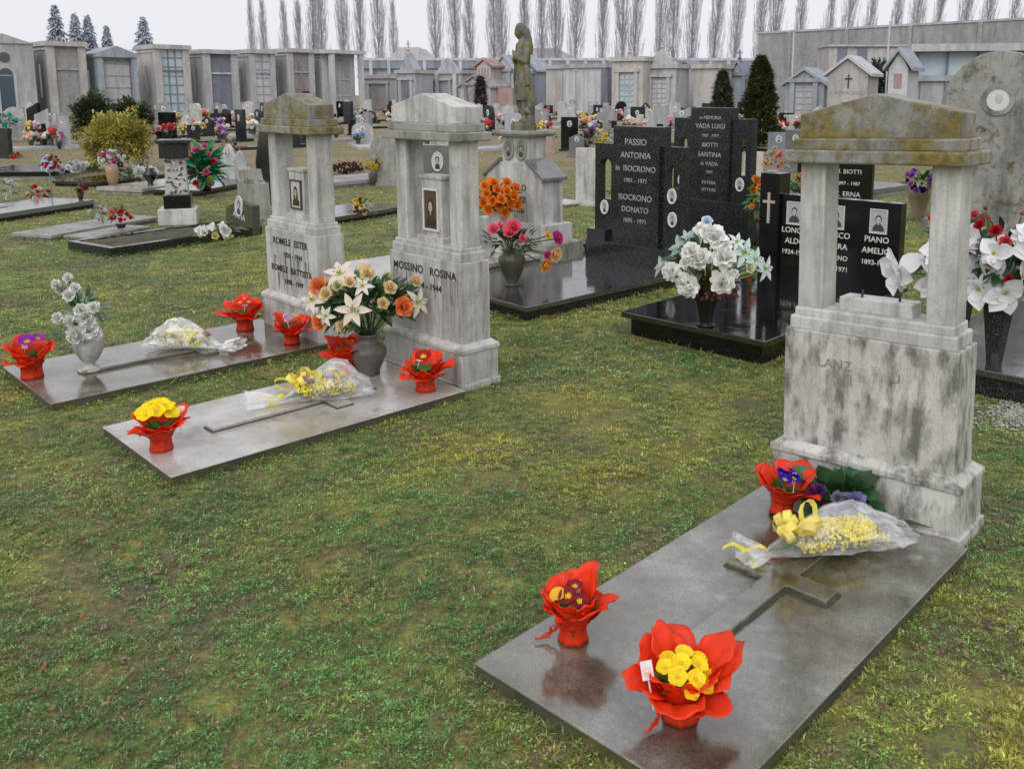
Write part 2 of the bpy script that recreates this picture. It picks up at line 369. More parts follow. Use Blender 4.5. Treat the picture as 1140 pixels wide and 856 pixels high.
def primrose(col, eye, seed=1, petals=5):
    r = random.Random(seed); m = MB(col)
    for i in range(petals):
        a = 2 * math.pi * i / petals + r.uniform(-.1, .1); d = V(math.cos(a), math.sin(a), .22); f = r.uniform(.85, 1.1)
        m.petal((0, 0, .05), d, V(-d.x * .2, -d.y * .2, 1), 1.0, 1.15, .05 + r.uniform(-.1, .12), .3, 'round', tuple(min(1, x * f) for x in col), 4, 2, eye)
    m.ball((0, 0, .1), .17, eye, 8, 4, .1, .5)
    return m
def lily(col, seed=1):
    r = random.Random(seed); m = MB(col)
    for i in range(6):
        a = 2 * math.pi * i / 6 + r.uniform(-.08, .08); el = .45 if i % 2 else .25; d = V(math.cos(a) * math.cos(el), math.sin(a) * math.cos(el), math.sin(el))
        m.petal((0, 0, -.1), d, V(-math.cos(a) * math.sin(el), -math.sin(a) * math.sin(el), math.cos(el)), 1.15, .5, -.32, .35, 'leaf', col, 6, 2, (.45, .5, .15))
    for i in range(5):
        a = 2 * math.pi * i / 5; m.tube([(0, 0, 0), (.12 * math.cos(a), .12 * math.sin(a), .35), (.24 * math.cos(a), .24 * math.sin(a), .5)], .018, 4, (.5, .6, .2)); m.ball((.24 * math.cos(a), .24 * math.sin(a), .5), .05, (.25, .1, .02), 5, 4)
    return m
def mum(col, seed=1, n=60):
    r = random.Random(seed); m = MB(col)
    for i in range(n):
        t = (i + .5) / n; el = 1.45 - 1.75 * t; a = i * 2.39996; d = V(math.cos(a) * math.cos(el), math.sin(a) * math.cos(el), math.sin(el)); f = r.uniform(.75, 1.15)
        m.petal(d * .1, d, V(-math.cos(a) * math.sin(el), -math.sin(a) * math.sin(el), math.cos(el)), r.uniform(.75, 1.0), .38, .35, .3, 'round', tuple(min(1, x * f) for x in col), 3, 1)
    return m
def star(col, seed=1, n=6):
    """poinsettia-like head of broad pointed bracts"""
    r = random.Random(seed); m = MB(col)
    for k in range(2):
        for i in range(n - 2 * k):
            a = 2 * math.pi * (i + .4 * k) / (n - 2 * k) + r.uniform(-.3, .3); d = V(math.cos(a), math.sin(a), r.uniform(-.35, .5) + .4 * k)
            m.petal((0, 0, .05 * k), d, V(-d.x * .3, -d.y * .3, 1), r.uniform(.75, 1.1) - .3 * k, .74, r.uniform(-.5, .3), r.uniform(.1, .7), 'leaf', tuple(min(1, x * (.93 + .03 * ((i * 7) % 4))) for x in col), 5, 2)
    m.ball((0, 0, .12), .08, (.6, .5, .1), 6, 4)
    return m
def bud(col, seed=1):
    m = MB(col); m.lathe([(.05, -.5), (.35, -.3), (.45, 0), (.3, .4), (.08, .65)], 8); 
    for i in range(4):
        a = i * math.pi / 2; m.petal((0, 0, -.45), V(math.cos(a) * .5, math.sin(a) * .5, .9), V(-math.cos(a), -math.sin(a), .5), .9, .3, .1, .3, 'leaf', (.08, .16, .05))
    return m
def carn(col, seed=1, n=70):
    r = random.Random(seed); m = MB(col)
    n = 38
    for i in range(n):
        t = (i + .5) / n; el = 1.5 - 1.7 * t + r.uniform(-.2, .2); a = i * 2.39996; d = V(math.cos(a) * math.cos(el), math.sin(a) * math.cos(el), math.sin(el)); f = r.uniform(.8, 1.1)
        m.petal(d * .25, d, V(r.uniform(-.6, .6), r.uniform(-.6, .6), 1), r.uniform(.6, .85), .7, r.uniform(-.1, .4), r.uniform(-.3, .5), 'round', tuple(min(1, x * f) for x in col), 3, 2)
    return m
KINDS = {'carn': carn, 'rose': rose, 'mum': mum, 'lily': lily, 'star': star, 'bud': bud}
BC = {}
def bloom(kind, col, var=0):
    key = (kind, col, var)
    if key not in BC:
        if kind == 'prim': m = primrose(col, (.85, .6, .02), var)
        elif kind == 'pansy': m = primrose(col, (.6, .5, .02), var)
        else: m = KINDS[kind](col, seed=var + 3)
        BC[key] = m.mesh('blossom', M['petal'], True)
    return BC[key]

def aim(v): return Vector(v).to_track_quat('Z', 'Y').to_euler()

def bouquet(name, label, base, s, items, leaves=40, leafcol=(.04, .10, .03), R_=(50, 40), cz=40, cat='bouquet', group=None, lsize=16, back=True, stem=True, part_name='blossom', depthf=.8, seed=3, foliage='leaf', rise=0, lw=.45):
    """items: (kind, colour, right, up, size) in units of s metres, as the head of the bouquet is seen; base = mouth of the vase"""
    r = random.Random(seed); az = math.atan2(base[0], base[1]); t = thing(name, label, cat, base, -az, group)
    lf = MB(leafcol)
    def dep(x, z):
        q = 1 - (x / (R_[0] * 1.15)) ** 2 - ((z - cz) / (R_[1] * 1.15)) ** 2; return -math.sqrt(max(q, .03)) * R_[0] * depthf
    pts = []
    for i, (k, col, x, z, size) in enumerate(items):
        y = dep(x, z) + r.uniform(-3, 3); p = V(x, y, z) * s; n = V(x / R_[0] * .9, -1.0, (z - cz) / R_[1] * .7 + .35)
        pts.append(p)
        link(part_name, bloom(k, col, i % 3), t, p, aim(n), size * .6 * s)
        if back and i % 2 == 0:
            p2 = V(-x * .8, -y * .85, z * .95) * s; pts.append(p2)
            link(part_name, bloom(k, col, (i + 1) % 3), t, p2, aim(V(-x / R_[0], 1, .4)), size * .6 * s)
    if stem:
        st_ = MB((.05, .11, .03))
        for p in pts: st_.tube([V(r.uniform(-3, 3) * s, r.uniform(-3, 3) * s, -6 * s), p * .45 + V(0, 0, 4 * s), p * .96], .8 * s, 4)
        st_.build('stem', 'leaf', t)
    for i in range(leaves):
        a = r.uniform(0, 2 * math.pi); el = r.uniform(-.45, 1.2); q = r.uniform(.25, .85)
        p = V(math.cos(a) * math.cos(el) * R_[0] * q, math.sin(a) * math.cos(el) * R_[0] * q * depthf, cz * .75 + math.sin(el) * R_[1] * q) * s
        d = V(math.cos(a) * math.cos(el), math.sin(a) * math.cos(el), math.sin(el) + r.uniform(-.4, .5)); f = r.uniform(.5, 1.7)
        lf.leaf(p, d, lsize * s * r.uniform(.7, 1.3), lsize * s * lw * r.uniform(.7, 1.2), (leafcol[0] * f, leafcol[1] * f, leafcol[2] * f), V(r.uniform(-.4, .4), r.uniform(-.9, .2), 1))
    if leaves: lf.build(foliage, 'leaf', t, True)
    return t

def wrap_sheet(m, r0, r1, Rf, z0, z1, zt, tips, seed, col, phase=0, ragged=.2):
    r = random.Random(seed); N = 72; K = 9; ph = [r.uniform(0, 6.3) for _ in range(4)]; th_ = [r.uniform(.8, 1.2) for _ in range(tips)]
    o = []
    for k in range(K + 1):
        t = k / K
        for i in range(N):
            a = 2 * math.pi * i / N; ti = (i / N * tips + phase) % tips; tip = abs(math.sin(math.pi * ti)) ** .7; hgt = th_[int(ti)]
            fold = .07 * math.sin(3 * tips * a + ph[0]) + .05 * math.sin(5 * tips * a / 2 + ph[1])
            if t < .35: q = t / .35; rad = r0 + (r1 - r0) * q; z = z0 + (z1 - z0) * q; rad *= 1 + fold * .5
            else:
                q = (t - .35) / .65; e = q * (.45 + .55 * tip * hgt); rad = r1 + (Rf - r1) * e ** .85 * (1 + fold * 1.3 * q); z = z1 + (zt - z1) * (e ** 1.15) * (1 + .35 * math.sin(2 * a + ph[2]) * q * ragged * 2)
                rad *= 1 + .12 * math.sin(2 * a + ph[3]) * q
            o.append((rad * math.cos(a), rad * math.sin(a), z))
    fs = [(k * N + i, k * N + (i + 1) % N, (k + 1) * N + (i + 1) % N, (k + 1) * N + i) for k in range(K) for i in range(N)]
    n0 = len(m.f); m.add(o, fs, col)
    for j in range(n0, len(m.f)):
        f = r.uniform(.93, 1.06) * (.75 + .25 * min(1, ((j - n0) // N) / 5)); m.c[j] = tuple(x * f for x in col)
RED = (.90, .055, .012)
def wrap_sheets(m, s, tips, seed, col, spread, tall, r, camdir=-1.57):
    N = 40; K = 6; o = []
    for k in range(K + 1):
        z = .24 * s * k / K; rad = s * (.165 - .02 * math.sin(math.pi * k / K) + (.03 if k == K else 0))
        for i in range(N): a = 2 * math.pi * i / N; f = 1 + .05 * math.sin(7 * a + seed) + .035 * math.sin(13 * a + k * .5); o.append((rad * f * math.cos(a), rad * f * math.sin(a), .002 + z))
    m.add(o, [(k * N + i, k * N + (i + 1) % N, (k + 1) * N + (i + 1) % N, (k + 1) * N + i) for k in range(K) for i in range(N)], tuple(x * .85 for x in col))
    for lay in range(2):
        n = tips if lay == 0 else tips - 1
        for q in range(n):
            a0 = 2 * math.pi * (q + .5 * lay + r.uniform(-.18, .18)) / n + seed; hw = math.pi / n * r.uniform(1.3, 1.6); Rr = s * r.uniform(.38, .58) * spread * (1 if lay == 0 else .82); Hh = s * tall * r.uniform(.44, .70) * (1 if lay == 0 else 1.12)
            sharp = r.choice((1.0, 1.0, .9, .6)); Hh *= 1 - .16 * math.cos(a0 - camdir); tw = r.uniform(-.35, .35); cr_ = r.uniform(.02, .06); NU, NV = 12, 14; vs = []; f = r.uniform(.92, 1.06)
            for i in range(NU + 1):
                t = i / NU
                for j in range(NV + 1):
                    u = 2 * j / NV - 1; edge = max(0, 1 - abs(u - tw * .5 * (1 - u * u)) ** (2.1 - 1.0 * sharp)) ; e = t * (.58 + .42 * edge ** (.95 if sharp > .6 else .7))
                    rad = s * .15 - cr_ * s * (1 - abs(u)) * t + (Rr - s * .15) * e ** 1.15 * (1 - .10 * u * u) + .012 * s * math.sin(5 * u + 3 * t + q) * t
                    an = a0 + u * hw * (1 - .12 * t * t) + tw * t; z = .17 * s + .02 * s * math.sin(9 * u + q * 2) * t + (Hh - .17 * s) * (e ** .8) * (1 - .22 * e * e * sharp) + .02 * s * math.cos(4 * u + q + 2 * t) * t + .05 * s * u * tw * t * 3
                    cn = noise.noise(V(u * 2.6 + q * 3, t * 3.2 + lay * 5, seed)) + .5 * noise.noise(V(u * 6 + q, t * 7, seed + 3)); rad += .045 * s * cn * t; z += .035 * s * noise.noise(V(u * 4 + q, t * 4, seed + 9)) * t; vs.append((rad * math.cos(an), rad * math.sin(an), z))
            m.add(vs, [(i * (NV + 1) + j, i * (NV + 1) + j + 1, (i + 1) * (NV + 1) + j + 1, (i + 1) * (NV + 1) + j) for i in range(NU) for j in range(NV)], tuple(min(1, x * f) for x in col))
def potted(label, loc, s, flowers, rz=0, seed=1, col=RED, tagc=(.8, .55, .65), tips=6, spread=1.0, leaves=16, tagpos=(-.3, .1), ribbon=False, lean=(0, 0), tall=1.0):
    """a primrose pot in flared red wrapping; s = overall width in metres. flowers: (kind, colour, x, y, z, size) in units of s"""
    r = random.Random(seed); s *= 1.2; t = thing('wrapped_flower_pot', label, 'flower pot', loc, rz, 'flower pots wrapped in red paper'); t.rotation_euler = (lean[0], lean[1], rz)
    m = MB(col); wrap_sheets(m, s, tips, seed, col, spread, tall, r, math.atan2(-loc[1], -loc[0]) - rz)
    o = m.build('paper_wrap', 'paper', t, True); so_ = o.modifiers.new('thick', 'SOLIDIFY'); so_.thickness = .0008
    p = MB((.05, .03, .02)); p.lathe([(.13 * s, .004), (.145 * s, .2 * s), (.12 * s, .21 * s)], 16); p.build('pot', 'plain', t, True)
    lf = MB()
    for i in range(leaves):
        a = 2 * math.pi * i / leaves + r.uniform(-.3, .3); f = r.uniform(.5, 1.5)
        lf.leaf((math.cos(a) * .05 * s, math.sin(a) * .05 * s, .2 * s), V(math.cos(a), math.sin(a), r.uniform(1.2, 3)), s * r.uniform(.24, .36), s * r.uniform(.10, .15), (.06 * f, .17 * f, .03 * f), V(-math.cos(a) * .3, -math.sin(a) * .3, 1), -.35)
    lf.build('leaf', 'leaf', t, True)
    for i, (k, c_, x, y, z, q) in enumerate(flowers):
        link('blossom', bloom(k, c_, i % 3), t, (x * s, y * s, z * s * 1.1), aim((x * 1.8, y * 1.8 - .25, .8)), q * s * .55)
    if tagpos:
        tg = MB(tagc); x, y = tagpos; tg.box(-.05 * s, .05 * s, -.0006, .0006, .0, .16 * s, (.75, .74, .78)); tg.box(-.035 * s, .035 * s, -.0012, -.0008, .03 * s, .11 * s, tagc); tg.ball((0, -.002, .07 * s), .015 * s, (.9, .7, .1), 6, 4)
        tg.tube([(0, 0, -.25 * s), (0, 0, .01 * s)], .002, 4, (.8, .8, .8))
        g = tg.build('plant_tag', 'plain', t); place(g, t, (x * s, y * s, .46 * s), (-.2, r.uniform(-.3, .3), r.uniform(-.4, .4)))
    if ribbon:
        rb = MB(tuple(x * .9 for x in col))
        for q in range(3):
            pts = [V(-.15 * s, -.05 * s, .18 * s)]
            for i in range(10): pts.append(V(-.17 * s - .02 * s * i + .02 * s * math.sin(i * 1.7 + q), -.06 * s - .015 * s * i, max(.012, .16 * s - .02 * s * i + .04 * s * math.cos(i * 1.3 + 2 * q))))
            rb.tube(pts, .003, 4)
        rb.build('ribbon', 'paper', t, True)
    return t

def cello(label, loc, rz, L_, W_, seed=1, contents='mimosa', tail=.18, film_='film', bow=True, hgt=.42):
    """bunch of flowers lying in a cellophane cone; local x runs from the tied tail (0) to the wide end (L_)"""
    r = random.Random(seed); t = thing('wrapped_bouquet', label, 'bouquet', loc, rz, 'yellow bouquets in clear wrapping lying on the slabs')
    m = MB((.8, .8, .8)); N, K = 44, 26; o = []
    for k in range(K + 1):
        u = k / K * (L_ + tail) - tail
        if u < 0: q = -u / tail; rw = W_ * (.07 + .24 * q ** .8); rh = rw * .6
        else:
            q = u / L_; rw = W_ * (.07 + .45 * math.sin(min(1, q * 1.25) * math.pi / 2)) * (1 - .35 * max(0, q - .75) / .25); rh = rw * (hgt * 1.6) * (1 - .55 * max(0, q - .6) / .4)
        for i in range(N):
            a = 2 * math.pi * i / N; nn = noise.noise(V(u * 22 + seed * 7, math.cos(a) * 2.6, math.sin(a) * 2.6)) + .5 * noise.noise(V(u * 50 + seed, math.cos(a) * 7, math.sin(a) * 7))
            f = 1 + .15 * nn + .07 * math.sin(a * 7 + 2.2 * math.sin(u * 6) + seed) * (.4 + q) + (.12 * math.sin(a * 9 + k * .4) if u < 0 or q > .8 else 0)
            o.append((u + .02 * nn, math.cos(a) * rw * f, max(.003, rh * .85 + math.sin(a) * rh * f)))
    m.add(o, [(k * N + i, k * N + (i + 1) % N, (k + 1) * N + (i + 1) % N, (k + 1) * N + i) for k in range(K) for i in range(N)])
    m.build('cellophane', film_, t, False)
    fl = MB(); lf = MB(); YEL = (.98, .86, .07)
    for i in range(16):
        y = r.uniform(-.28, .28) * W_; x1 = L_ * r.uniform(.45, .8); z1 = r.uniform(.2, .6) * W_ * hgt * .9 + .01
        lf.tube([(0, 0, .02), (x1 * .5, y * .5, z1 * .8), (x1, y, z1)], .0022, 4, (.06, .13, .04))
        for k in range(9):
            q = r.uniform(.25, 1); c_ = (.10, .17, .09) if r.random() < .6 else (.22, .30, .24)
            lf.leaf((x1 * q, y * q, z1 * q + .01), V(1, r.uniform(-1, 1), r.uniform(-.2, .9)), .05, .014, c_)
    n = 1300
    for i in range(n):
        if contents == 'mimosa': u = r.uniform(.28, .72); y = r.gauss(0, .16) + (-.12 if u > .5 else .05)
        else: u = r.uniform(.10, .62); y = r.gauss(0, .18)
        y = max(-.33, min(.33, y)); z = (.45 + .5 * math.sqrt(max(0, 1 - (y / .36) ** 2)) * r.uniform(.5, 1)) * W_ * hgt * .95
        f = r.uniform(.8, 1.1); fl.ball((u * L_, y * W_, z), r.uniform(.0035, .007), (YEL[0] * f, YEL[1] * f, YEL[2]), 5, 4)
    for i in range(500):
        u = r.uniform(.2, .8); y = r.uniform(-.3, .3); f = r.uniform(.7, 1.05); fl.ball((u * L_, y * W_, (.2 + .3 * r.random()) * W_ * hgt), r.uniform(.004, .008), (YEL[0] * f, YEL[1] * f, .05), 5, 4)
    fl.build('mimosa_spray', 'petal', t, False); lf.build('stem', 'leaf', t, True)
    if contents != 'mimosa':
        for i in range(15): link('blossom', bloom('rose', ((.85, .7, .2), (.6, .5, .58), (.88, .82, .6))[i % 3], i % 3), t, (L_ * r.uniform(.15, .72), W_ * r.uniform(-.22, .22), W_ * hgt * .85), aim((.5, r.uniform(-.6, .6), 1)), .036)
    else:
        for i in range(2): link('blossom', bloom('rose', (.55, .38, .30), i), t, (L_ * (.12 + .06 * i), W_ * (.12 - .1 * i), W_ * hgt * .75), aim((-.4, .2, 1)), .026)
    if bow:
        b = MB(YEL)
        for i in range(11):
            a = 2 * math.pi * i / 11 + r.uniform(-.4, .4); R_l = W_ * r.uniform(.24, .42); c0 = V(L_ * r.uniform(.08, .3), W_ * r.uniform(-.12, .12), W_ * hgt * r.uniform(.65, .95)); d = V(math.cos(a), math.sin(a), .15 + .6 * r.random()).normalized(); sd_, up, _ = basis(d); tw_ = r.uniform(-1.1, 1.1); sd_, up = sd_ * math.cos(tw_) + up * math.sin(tw_), up * math.cos(tw_) - sd_ * math.sin(tw_)
            wd = .014; vs = []
            for k in range(11):
                th = 2 * math.pi * k / 10; p = c0 + d * (R_l * (1 - math.cos(th)) / 2) + up * (R_l * .30 * math.sin(th)); vs += [p - sd_ * wd, p + sd_ * wd]
            f = r.uniform(.8, 1.1); b.add(vs, [(2 * k, 2 * k + 1, 2 * k + 3, 2 * k + 2) for k in range(10)], (min(1, YEL[0] * f), .84 * f, .2))
        for q in (-1, 1):
            vs = []
            for k in range(9): p = V(-.03 * k * .5 - .0, q * .012 * k, .03 + .012 * math.sin(k * 1.3) - .002 * k); vs += [p + V(0, 0, .007), p - V(.004, 0, .007)]
            b.add(vs, [(2 * k, 2 * k + 1, 2 * k + 3, 2 * k + 2) for k in range(8)], YEL)
        b.build('bow', 'petal', t, True)
    return t

# ------------------------------------------------------------------ the three twin graves in front
def aedicule(label, center, rz, wd, blockmat, topmat, colmat, letters, lettercol, niche, z=(.21, .26, .74, .83), dp=.275, tilt=(0, 0), group='marble headstones with two columns and a gabled top'):
    t = thing('headstone', label, 'headstone', center, rz, group); t.rotation_euler = (tilt[0], tilt[1], rz)
    h = wd / 2; b = h - .035; z0, z1, z2, z3 = z
    foot(t, -h - .02, h + .02, -.02, dp + .04)
    m = MB(); m.box(-h - .012, h + .012, -.008, dp + .012, -.05, .035); m.box(-h, h, 0, dp, .03, z0); m.build('plinth', blockmat, t, bevel=.005)
    m = MB(); m.box(-h - .008, h + .008, -.008, dp + .008, z0 - .002, z1 - .022); m.box(-h - .006, h + .006, -.006, dp + .006, z1 - .024, z1, top=(.032, .03)); m.build('moulding', blockmat, t, bevel=.006)
    m = MB(); m.box(-b, b, .03, dp - .03, z1 - .004, z2); m.build('inscribed_block', blockmat, t, bevel=.005)
    m = MB(); m.box(-b + .015, b - .015, .04, dp - .04, z2 - .003, z2 + .055); m.box(-b + .03, b - .03, .052, dp - .052, z2 + .05, z3); m.build('capping', colmat, t, bevel=.008)
    cw = .108; e = b - .035; cd = (.07, dp - .07)
    for sx in (-1, 1):
        x0, x1 = (-e, -e + cw) if sx < 0 else (e - cw, e)
        m = MB(); m.box(x0, x1, cd[0], cd[1], z3 - .003, 1.435); m.build('column', colmat, t, bevel=.006)
    m = MB(); m.box(-b - .012, b + .012, .004, dp - .004, 1.43, 1.483); m.build('cornice', topmat, t, bevel=.008)
    m = MB(); m.box(-b + .02, b - .02, .028, dp - .028, 1.48, 1.53); m.build('frieze', topmat, t, bevel=.008)
    m = MB(); g = b - .04; m.prism([(-g, 1.527), (g, 1.527), (g, 1.625), (0, 1.70), (-g, 1.625)], .045, dp - .045); m.build('pediment', topmat if topmat != 'greymoss' else 'marble', t, bevel=.006)
    for s_, size, x, zz in letters: text(s_, size, t, (x, .0285, zz), col=lettercol, depth=.0012, bold=.0012 if lettercol[0] < .1 else 0, spacing=1.05)
    if niche == 'block':
        m = MB(); m.box(-.15, .15, .1, .2, z3 - .003, z3 + .055); o = m.build('photo_base', colmat, t, bevel=.005)
        m = MB((.02, .02, .02)); m.tube([(-.07, .14, z3 + .05), (-.066, .138, z3 + .085)], .005, 6); m.build('iron_pin', 'plain', t, True); m = MB((.02, .02, .02)); m.tube([(.085, .14, z3 + .05), (.085, .137, z3 + .075), (.093, .135, z3 + .092)], .005, 6); m.build('iron_pin', 'plain', t, True)
    else:
        m = MB(); m.box(-.128, .128, .08, .22, z3 - .003, z3 + .035); m.box(-.098, .098, .1, .2, z3 + .03, niche); m.box(-.11, .11, .092, .208, niche - .003, niche + .02); m.build('photo_stele', colmat, t, bevel=.005)
        hh = (niche - z3 - .09) / 2; sep = (.10, .07, .05)
        portrait(t, 0, .0995, z3 + .05 + hh, .063, hh - .03, 'rect', frame=(.6, .6, .58) if lettercol[2] > .0199 else (.07, .06, .05), back=(.09, .06, .045) if lettercol[2] > .0199 else (.5, .5, .5), face=(.45, .35, .27), coat=(.04, .03, .025), hair=(.06, .04, .03), veil=True, fw=.012)
    return t

def grave_slab(label, nl, nr, length, rz, mat, cross, th=.048, z0=.0, group='wet stone slabs with a raised cross in front of the headstones'):
    """nl, nr: the two near corners on the ground plan"""
    c = (Vector(nl) + Vector(nr)) / 2; wd = (Vector(nl) - Vector(nr)).length
    t = thing('grave_slab', label, 'grave slab', (c.x, c.y, 0), rz, group)
    m = MB(); m.box(-wd / 2, wd / 2, 0, length, th - .007, th); m.build('cover', mat, t, bevel=.004)
    m = MB(); m.box(-wd / 2 + .004, wd / 2 - .004, .004, length - .004, -.03, th - .0065); m.build('rim', 'edge', t, bevel=.004)
    if cross:
        y0, y1, yb, hw, aw, x = cross; m = MB(); hh = th + .020
        p = [(x - hw, y0), (x + hw, y0), (x + hw, yb - hw), (x + aw, yb - hw), (x + aw, yb + hw), (x + hw, yb + hw), (x + hw, y1), (x - hw, y1), (x - hw, yb + hw), (x - aw, yb + hw), (x - aw, yb - hw), (x - hw, yb - hw)]
        m.plate(p, th - .002, hh); cr = m.build('raised_cross', mat, t, bevel=.003); e = .007
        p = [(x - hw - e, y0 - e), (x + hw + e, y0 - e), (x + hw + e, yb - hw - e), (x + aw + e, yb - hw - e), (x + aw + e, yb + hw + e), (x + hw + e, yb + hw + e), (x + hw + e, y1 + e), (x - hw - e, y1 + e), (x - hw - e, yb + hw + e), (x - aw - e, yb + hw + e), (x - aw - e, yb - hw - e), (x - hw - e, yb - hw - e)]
        m = MB(); m.plate(p, th - .001, th + .005); m.build('shade_moss_rim', 'edge', cr)  # dark rim: shadow of the cross sides painted in, along with mossy dirt
    foot(t, -wd / 2, wd / 2, 0, length)
    return t

A1, A2, A3 = R(-41), R(-45), R(-45)
h1 = aedicule('largest and nearest marble gabled headstone, olive moss on its top, open frame without a photo', (1.20, 3.42, 0), A1, .775, 'marble2', 'moss', 'marble',
    [('LANZ', .055, -.13, .60), ('U', .055, .12, .585), ('I', .06, -.06, .54)], (.24, .23, .205), 'block', tilt=(R(-.5), R(-1.6)))
h2 = aedicule('marble gabled headstone of ROSINA, middle of the three, with a sepia photo between the columns', (-.845, 5.28, 0), A2, .775, 'marble', 'greymoss', 'marble',
    [('MOSSINO   ROSINA', .068, -.0, .635), ('1904 - 1944', .055, .03, .545)], (.03, .03, .03), 1.20, z=(.215, .265, .74, .82))
h3 = aedicule('marble gabled headstone of ESTER, farthest of the three, with a dark-framed photo', (-1.90, 6.14, 0), A3, .775, 'marble', 'moss', 'marble',
    [('ROMELE  ESTER', .066, -.0, .655), ('1924 - 1944', .05, .03, .57), ('ROMELE  BATTISTA', .062, 0, .46), ('1898 - 1949', .05, .03, .38)], (.025, .025, .018), 1.17, z=(.25, .30, .76, .84))
def drips(parent, spots, seed):
    r = random.Random(seed); m = MB((.17, .165, .15))
    for x, z in spots:
        l = r.uniform(.04, .16); w_ = r.uniform(.002, .005); m.add([(x - w_, .0288, z), (x + w_, .0288, z), (x + w_ * .3, .0288, z - l), (x - w_ * .3, .0288, z - l)], [(0, 3, 2, 1)])
    m.build('paint_run', 'plain', parent)
r_ = random.Random(5)
drips(h2, [(r_.choice((-.24, .2)) + r_.uniform(-.1, .12), .63 if r_.random() < .6 else .54) for _ in range(34)], 1)
drips(h3, [(r_.uniform(-.25, .28), r_.choice((.65, .57, .45))) for _ in range(40)], 2)

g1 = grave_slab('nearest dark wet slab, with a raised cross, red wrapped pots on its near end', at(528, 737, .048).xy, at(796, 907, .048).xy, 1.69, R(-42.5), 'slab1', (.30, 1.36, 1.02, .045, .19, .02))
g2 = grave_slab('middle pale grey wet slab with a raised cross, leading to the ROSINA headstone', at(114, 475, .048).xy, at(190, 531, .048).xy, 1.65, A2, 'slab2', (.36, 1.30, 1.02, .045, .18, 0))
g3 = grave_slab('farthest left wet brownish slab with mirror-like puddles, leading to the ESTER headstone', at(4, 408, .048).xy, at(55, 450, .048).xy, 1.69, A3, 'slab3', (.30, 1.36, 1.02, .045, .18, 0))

# pots, vases and bouquets on the three slabs
YE = (.97, .76, .02)
ztop = .049
prims = [('prim', YE, x, y, z, q) for x, y, z, q in ((-.09, -.17, .50, .21), (.08, -.2, .48, .2), (-.02, -.06, .56, .21), (.15, -.07, .53, .2), (.24, -.13, .44, .17), (-.17, -.04, .52, .19), (.05, .08, .56, .2), (.20, .06, .50, .18), (-.1, .12, .5, .18), (.01, -.28, .42, .18), (.17, -.22, .41, .17))]
potted('red wrapped pot of bright yellow primroses, the nearest pot on the dark slab', at(757, 796, ztop), .26, [(k_, c_, x_ * .88, y_ * .88, z_ * .86, q_ * .78) for k_, c_, x_, y_, z_, q_ in prims], R(10), 2, tagpos=(-.32, -.12), ribbon=True, tips=6, spread=1.12, tall=.98)
potted('red wrapped pot of dark red primroses with green leaves, on the nearest slab', at(638, 711, ztop), .235, [('prim', (.25, .01, .02), -.02, -.1, .5, .2), ('prim', (.22, .01, .03), .1, -.08, .46, .18), ('prim', (.85, .55, .05), -.14, -.1, .49, .17), ('prim', (.25, .01, .02), .0, .05, .53, .18)], R(-20), 7, leaves=22, tagpos=(-.02, .12), tips=5, tall=1.15, ribbon=True)
potted('red wrapped pot of deep blue primroses against the nearest headstone', at(869, 571, ztop), .23, [('pansy', (.03, .01, .35), x, y, z, .2) for x, y, z in ((-.02, -.1, .5), (.1, -.05, .52), (.02, .08, .5), (-.12, .0, .48), (.14, .1, .5))], R(60), 11, leaves=22, tips=4, tagpos=(.05, -.1), tall=1.0, spread=1.1, lean=(.1, .12))
potted('red wrapped pot of yellow flowers on the near corner of the middle slab', at(180, 500, ztop), .26, [('prim', (.95, .75, .01), x, y, z, .25) for x, y, z in ((-.18, -.1, .54), (-.04, -.12, .57), (.08, -.05, .6), (-.1, .05, .6), (.02, .08, .62), (.12, .1, .57), (-.2, .08, .54), (.14, -.12, .52))], R(30), 13, tagpos=(.3, 0), tips=5, spread=1.0, tall=1.0)
potted('red wrapped pot with one dark red flower at the foot of the ROSINA headstone', at(474, 434, ztop), .29, [('prim', (.40, .01, .01), -.02, -.08, .52, .26)], R(5), 17, tagpos=(-.1, .1), leaves=18, tips=6, tall=.85)
potted('red wrapped pot half hidden behind the taupe urn on the middle slab', at(388, 414, ztop), .29, [('prim', (.7, .02, .02), 0, -.1, .5, .2)], R(70), 19, tagpos=None, tips=5)
potted('red wrapped pot of purple primroses at the near left corner of the farthest slab', at(36, 420, ztop), .31, [('pansy', (.28, .02, .32), 0, -.08, .54, .24), ('pansy', (.35, .03, .3), .13, 0, .56, .2), ('pansy', (.3, .02, .3), -.08, .06, .56, .2)], R(15), 23, tips=5, tagpos=(-.08, .05), tall=.95, spread=.9)
potted('red wrapped pot, left of the two at the foot of the ESTER headstone', at(273, 367, ztop), .30, [('prim', (.75, .03, .02), x, y, .5, .2) for x, y in ((-.05, -.05), (.1, 0), (0, .1))], R(0), 29, tagpos=(.0, .05), tips=5, tall=.95)
potted('red wrapped pot, right of the two at the foot of the ESTER headstone', at(325, 382, ztop), .27, [('pansy', (.45, .25, .5), -.08, -.05, .5, .2), ('prim', (.6, .5, .2), .08, 0, .5, .18)], R(50), 31, tagpos=(-.05, .05), tips=5)

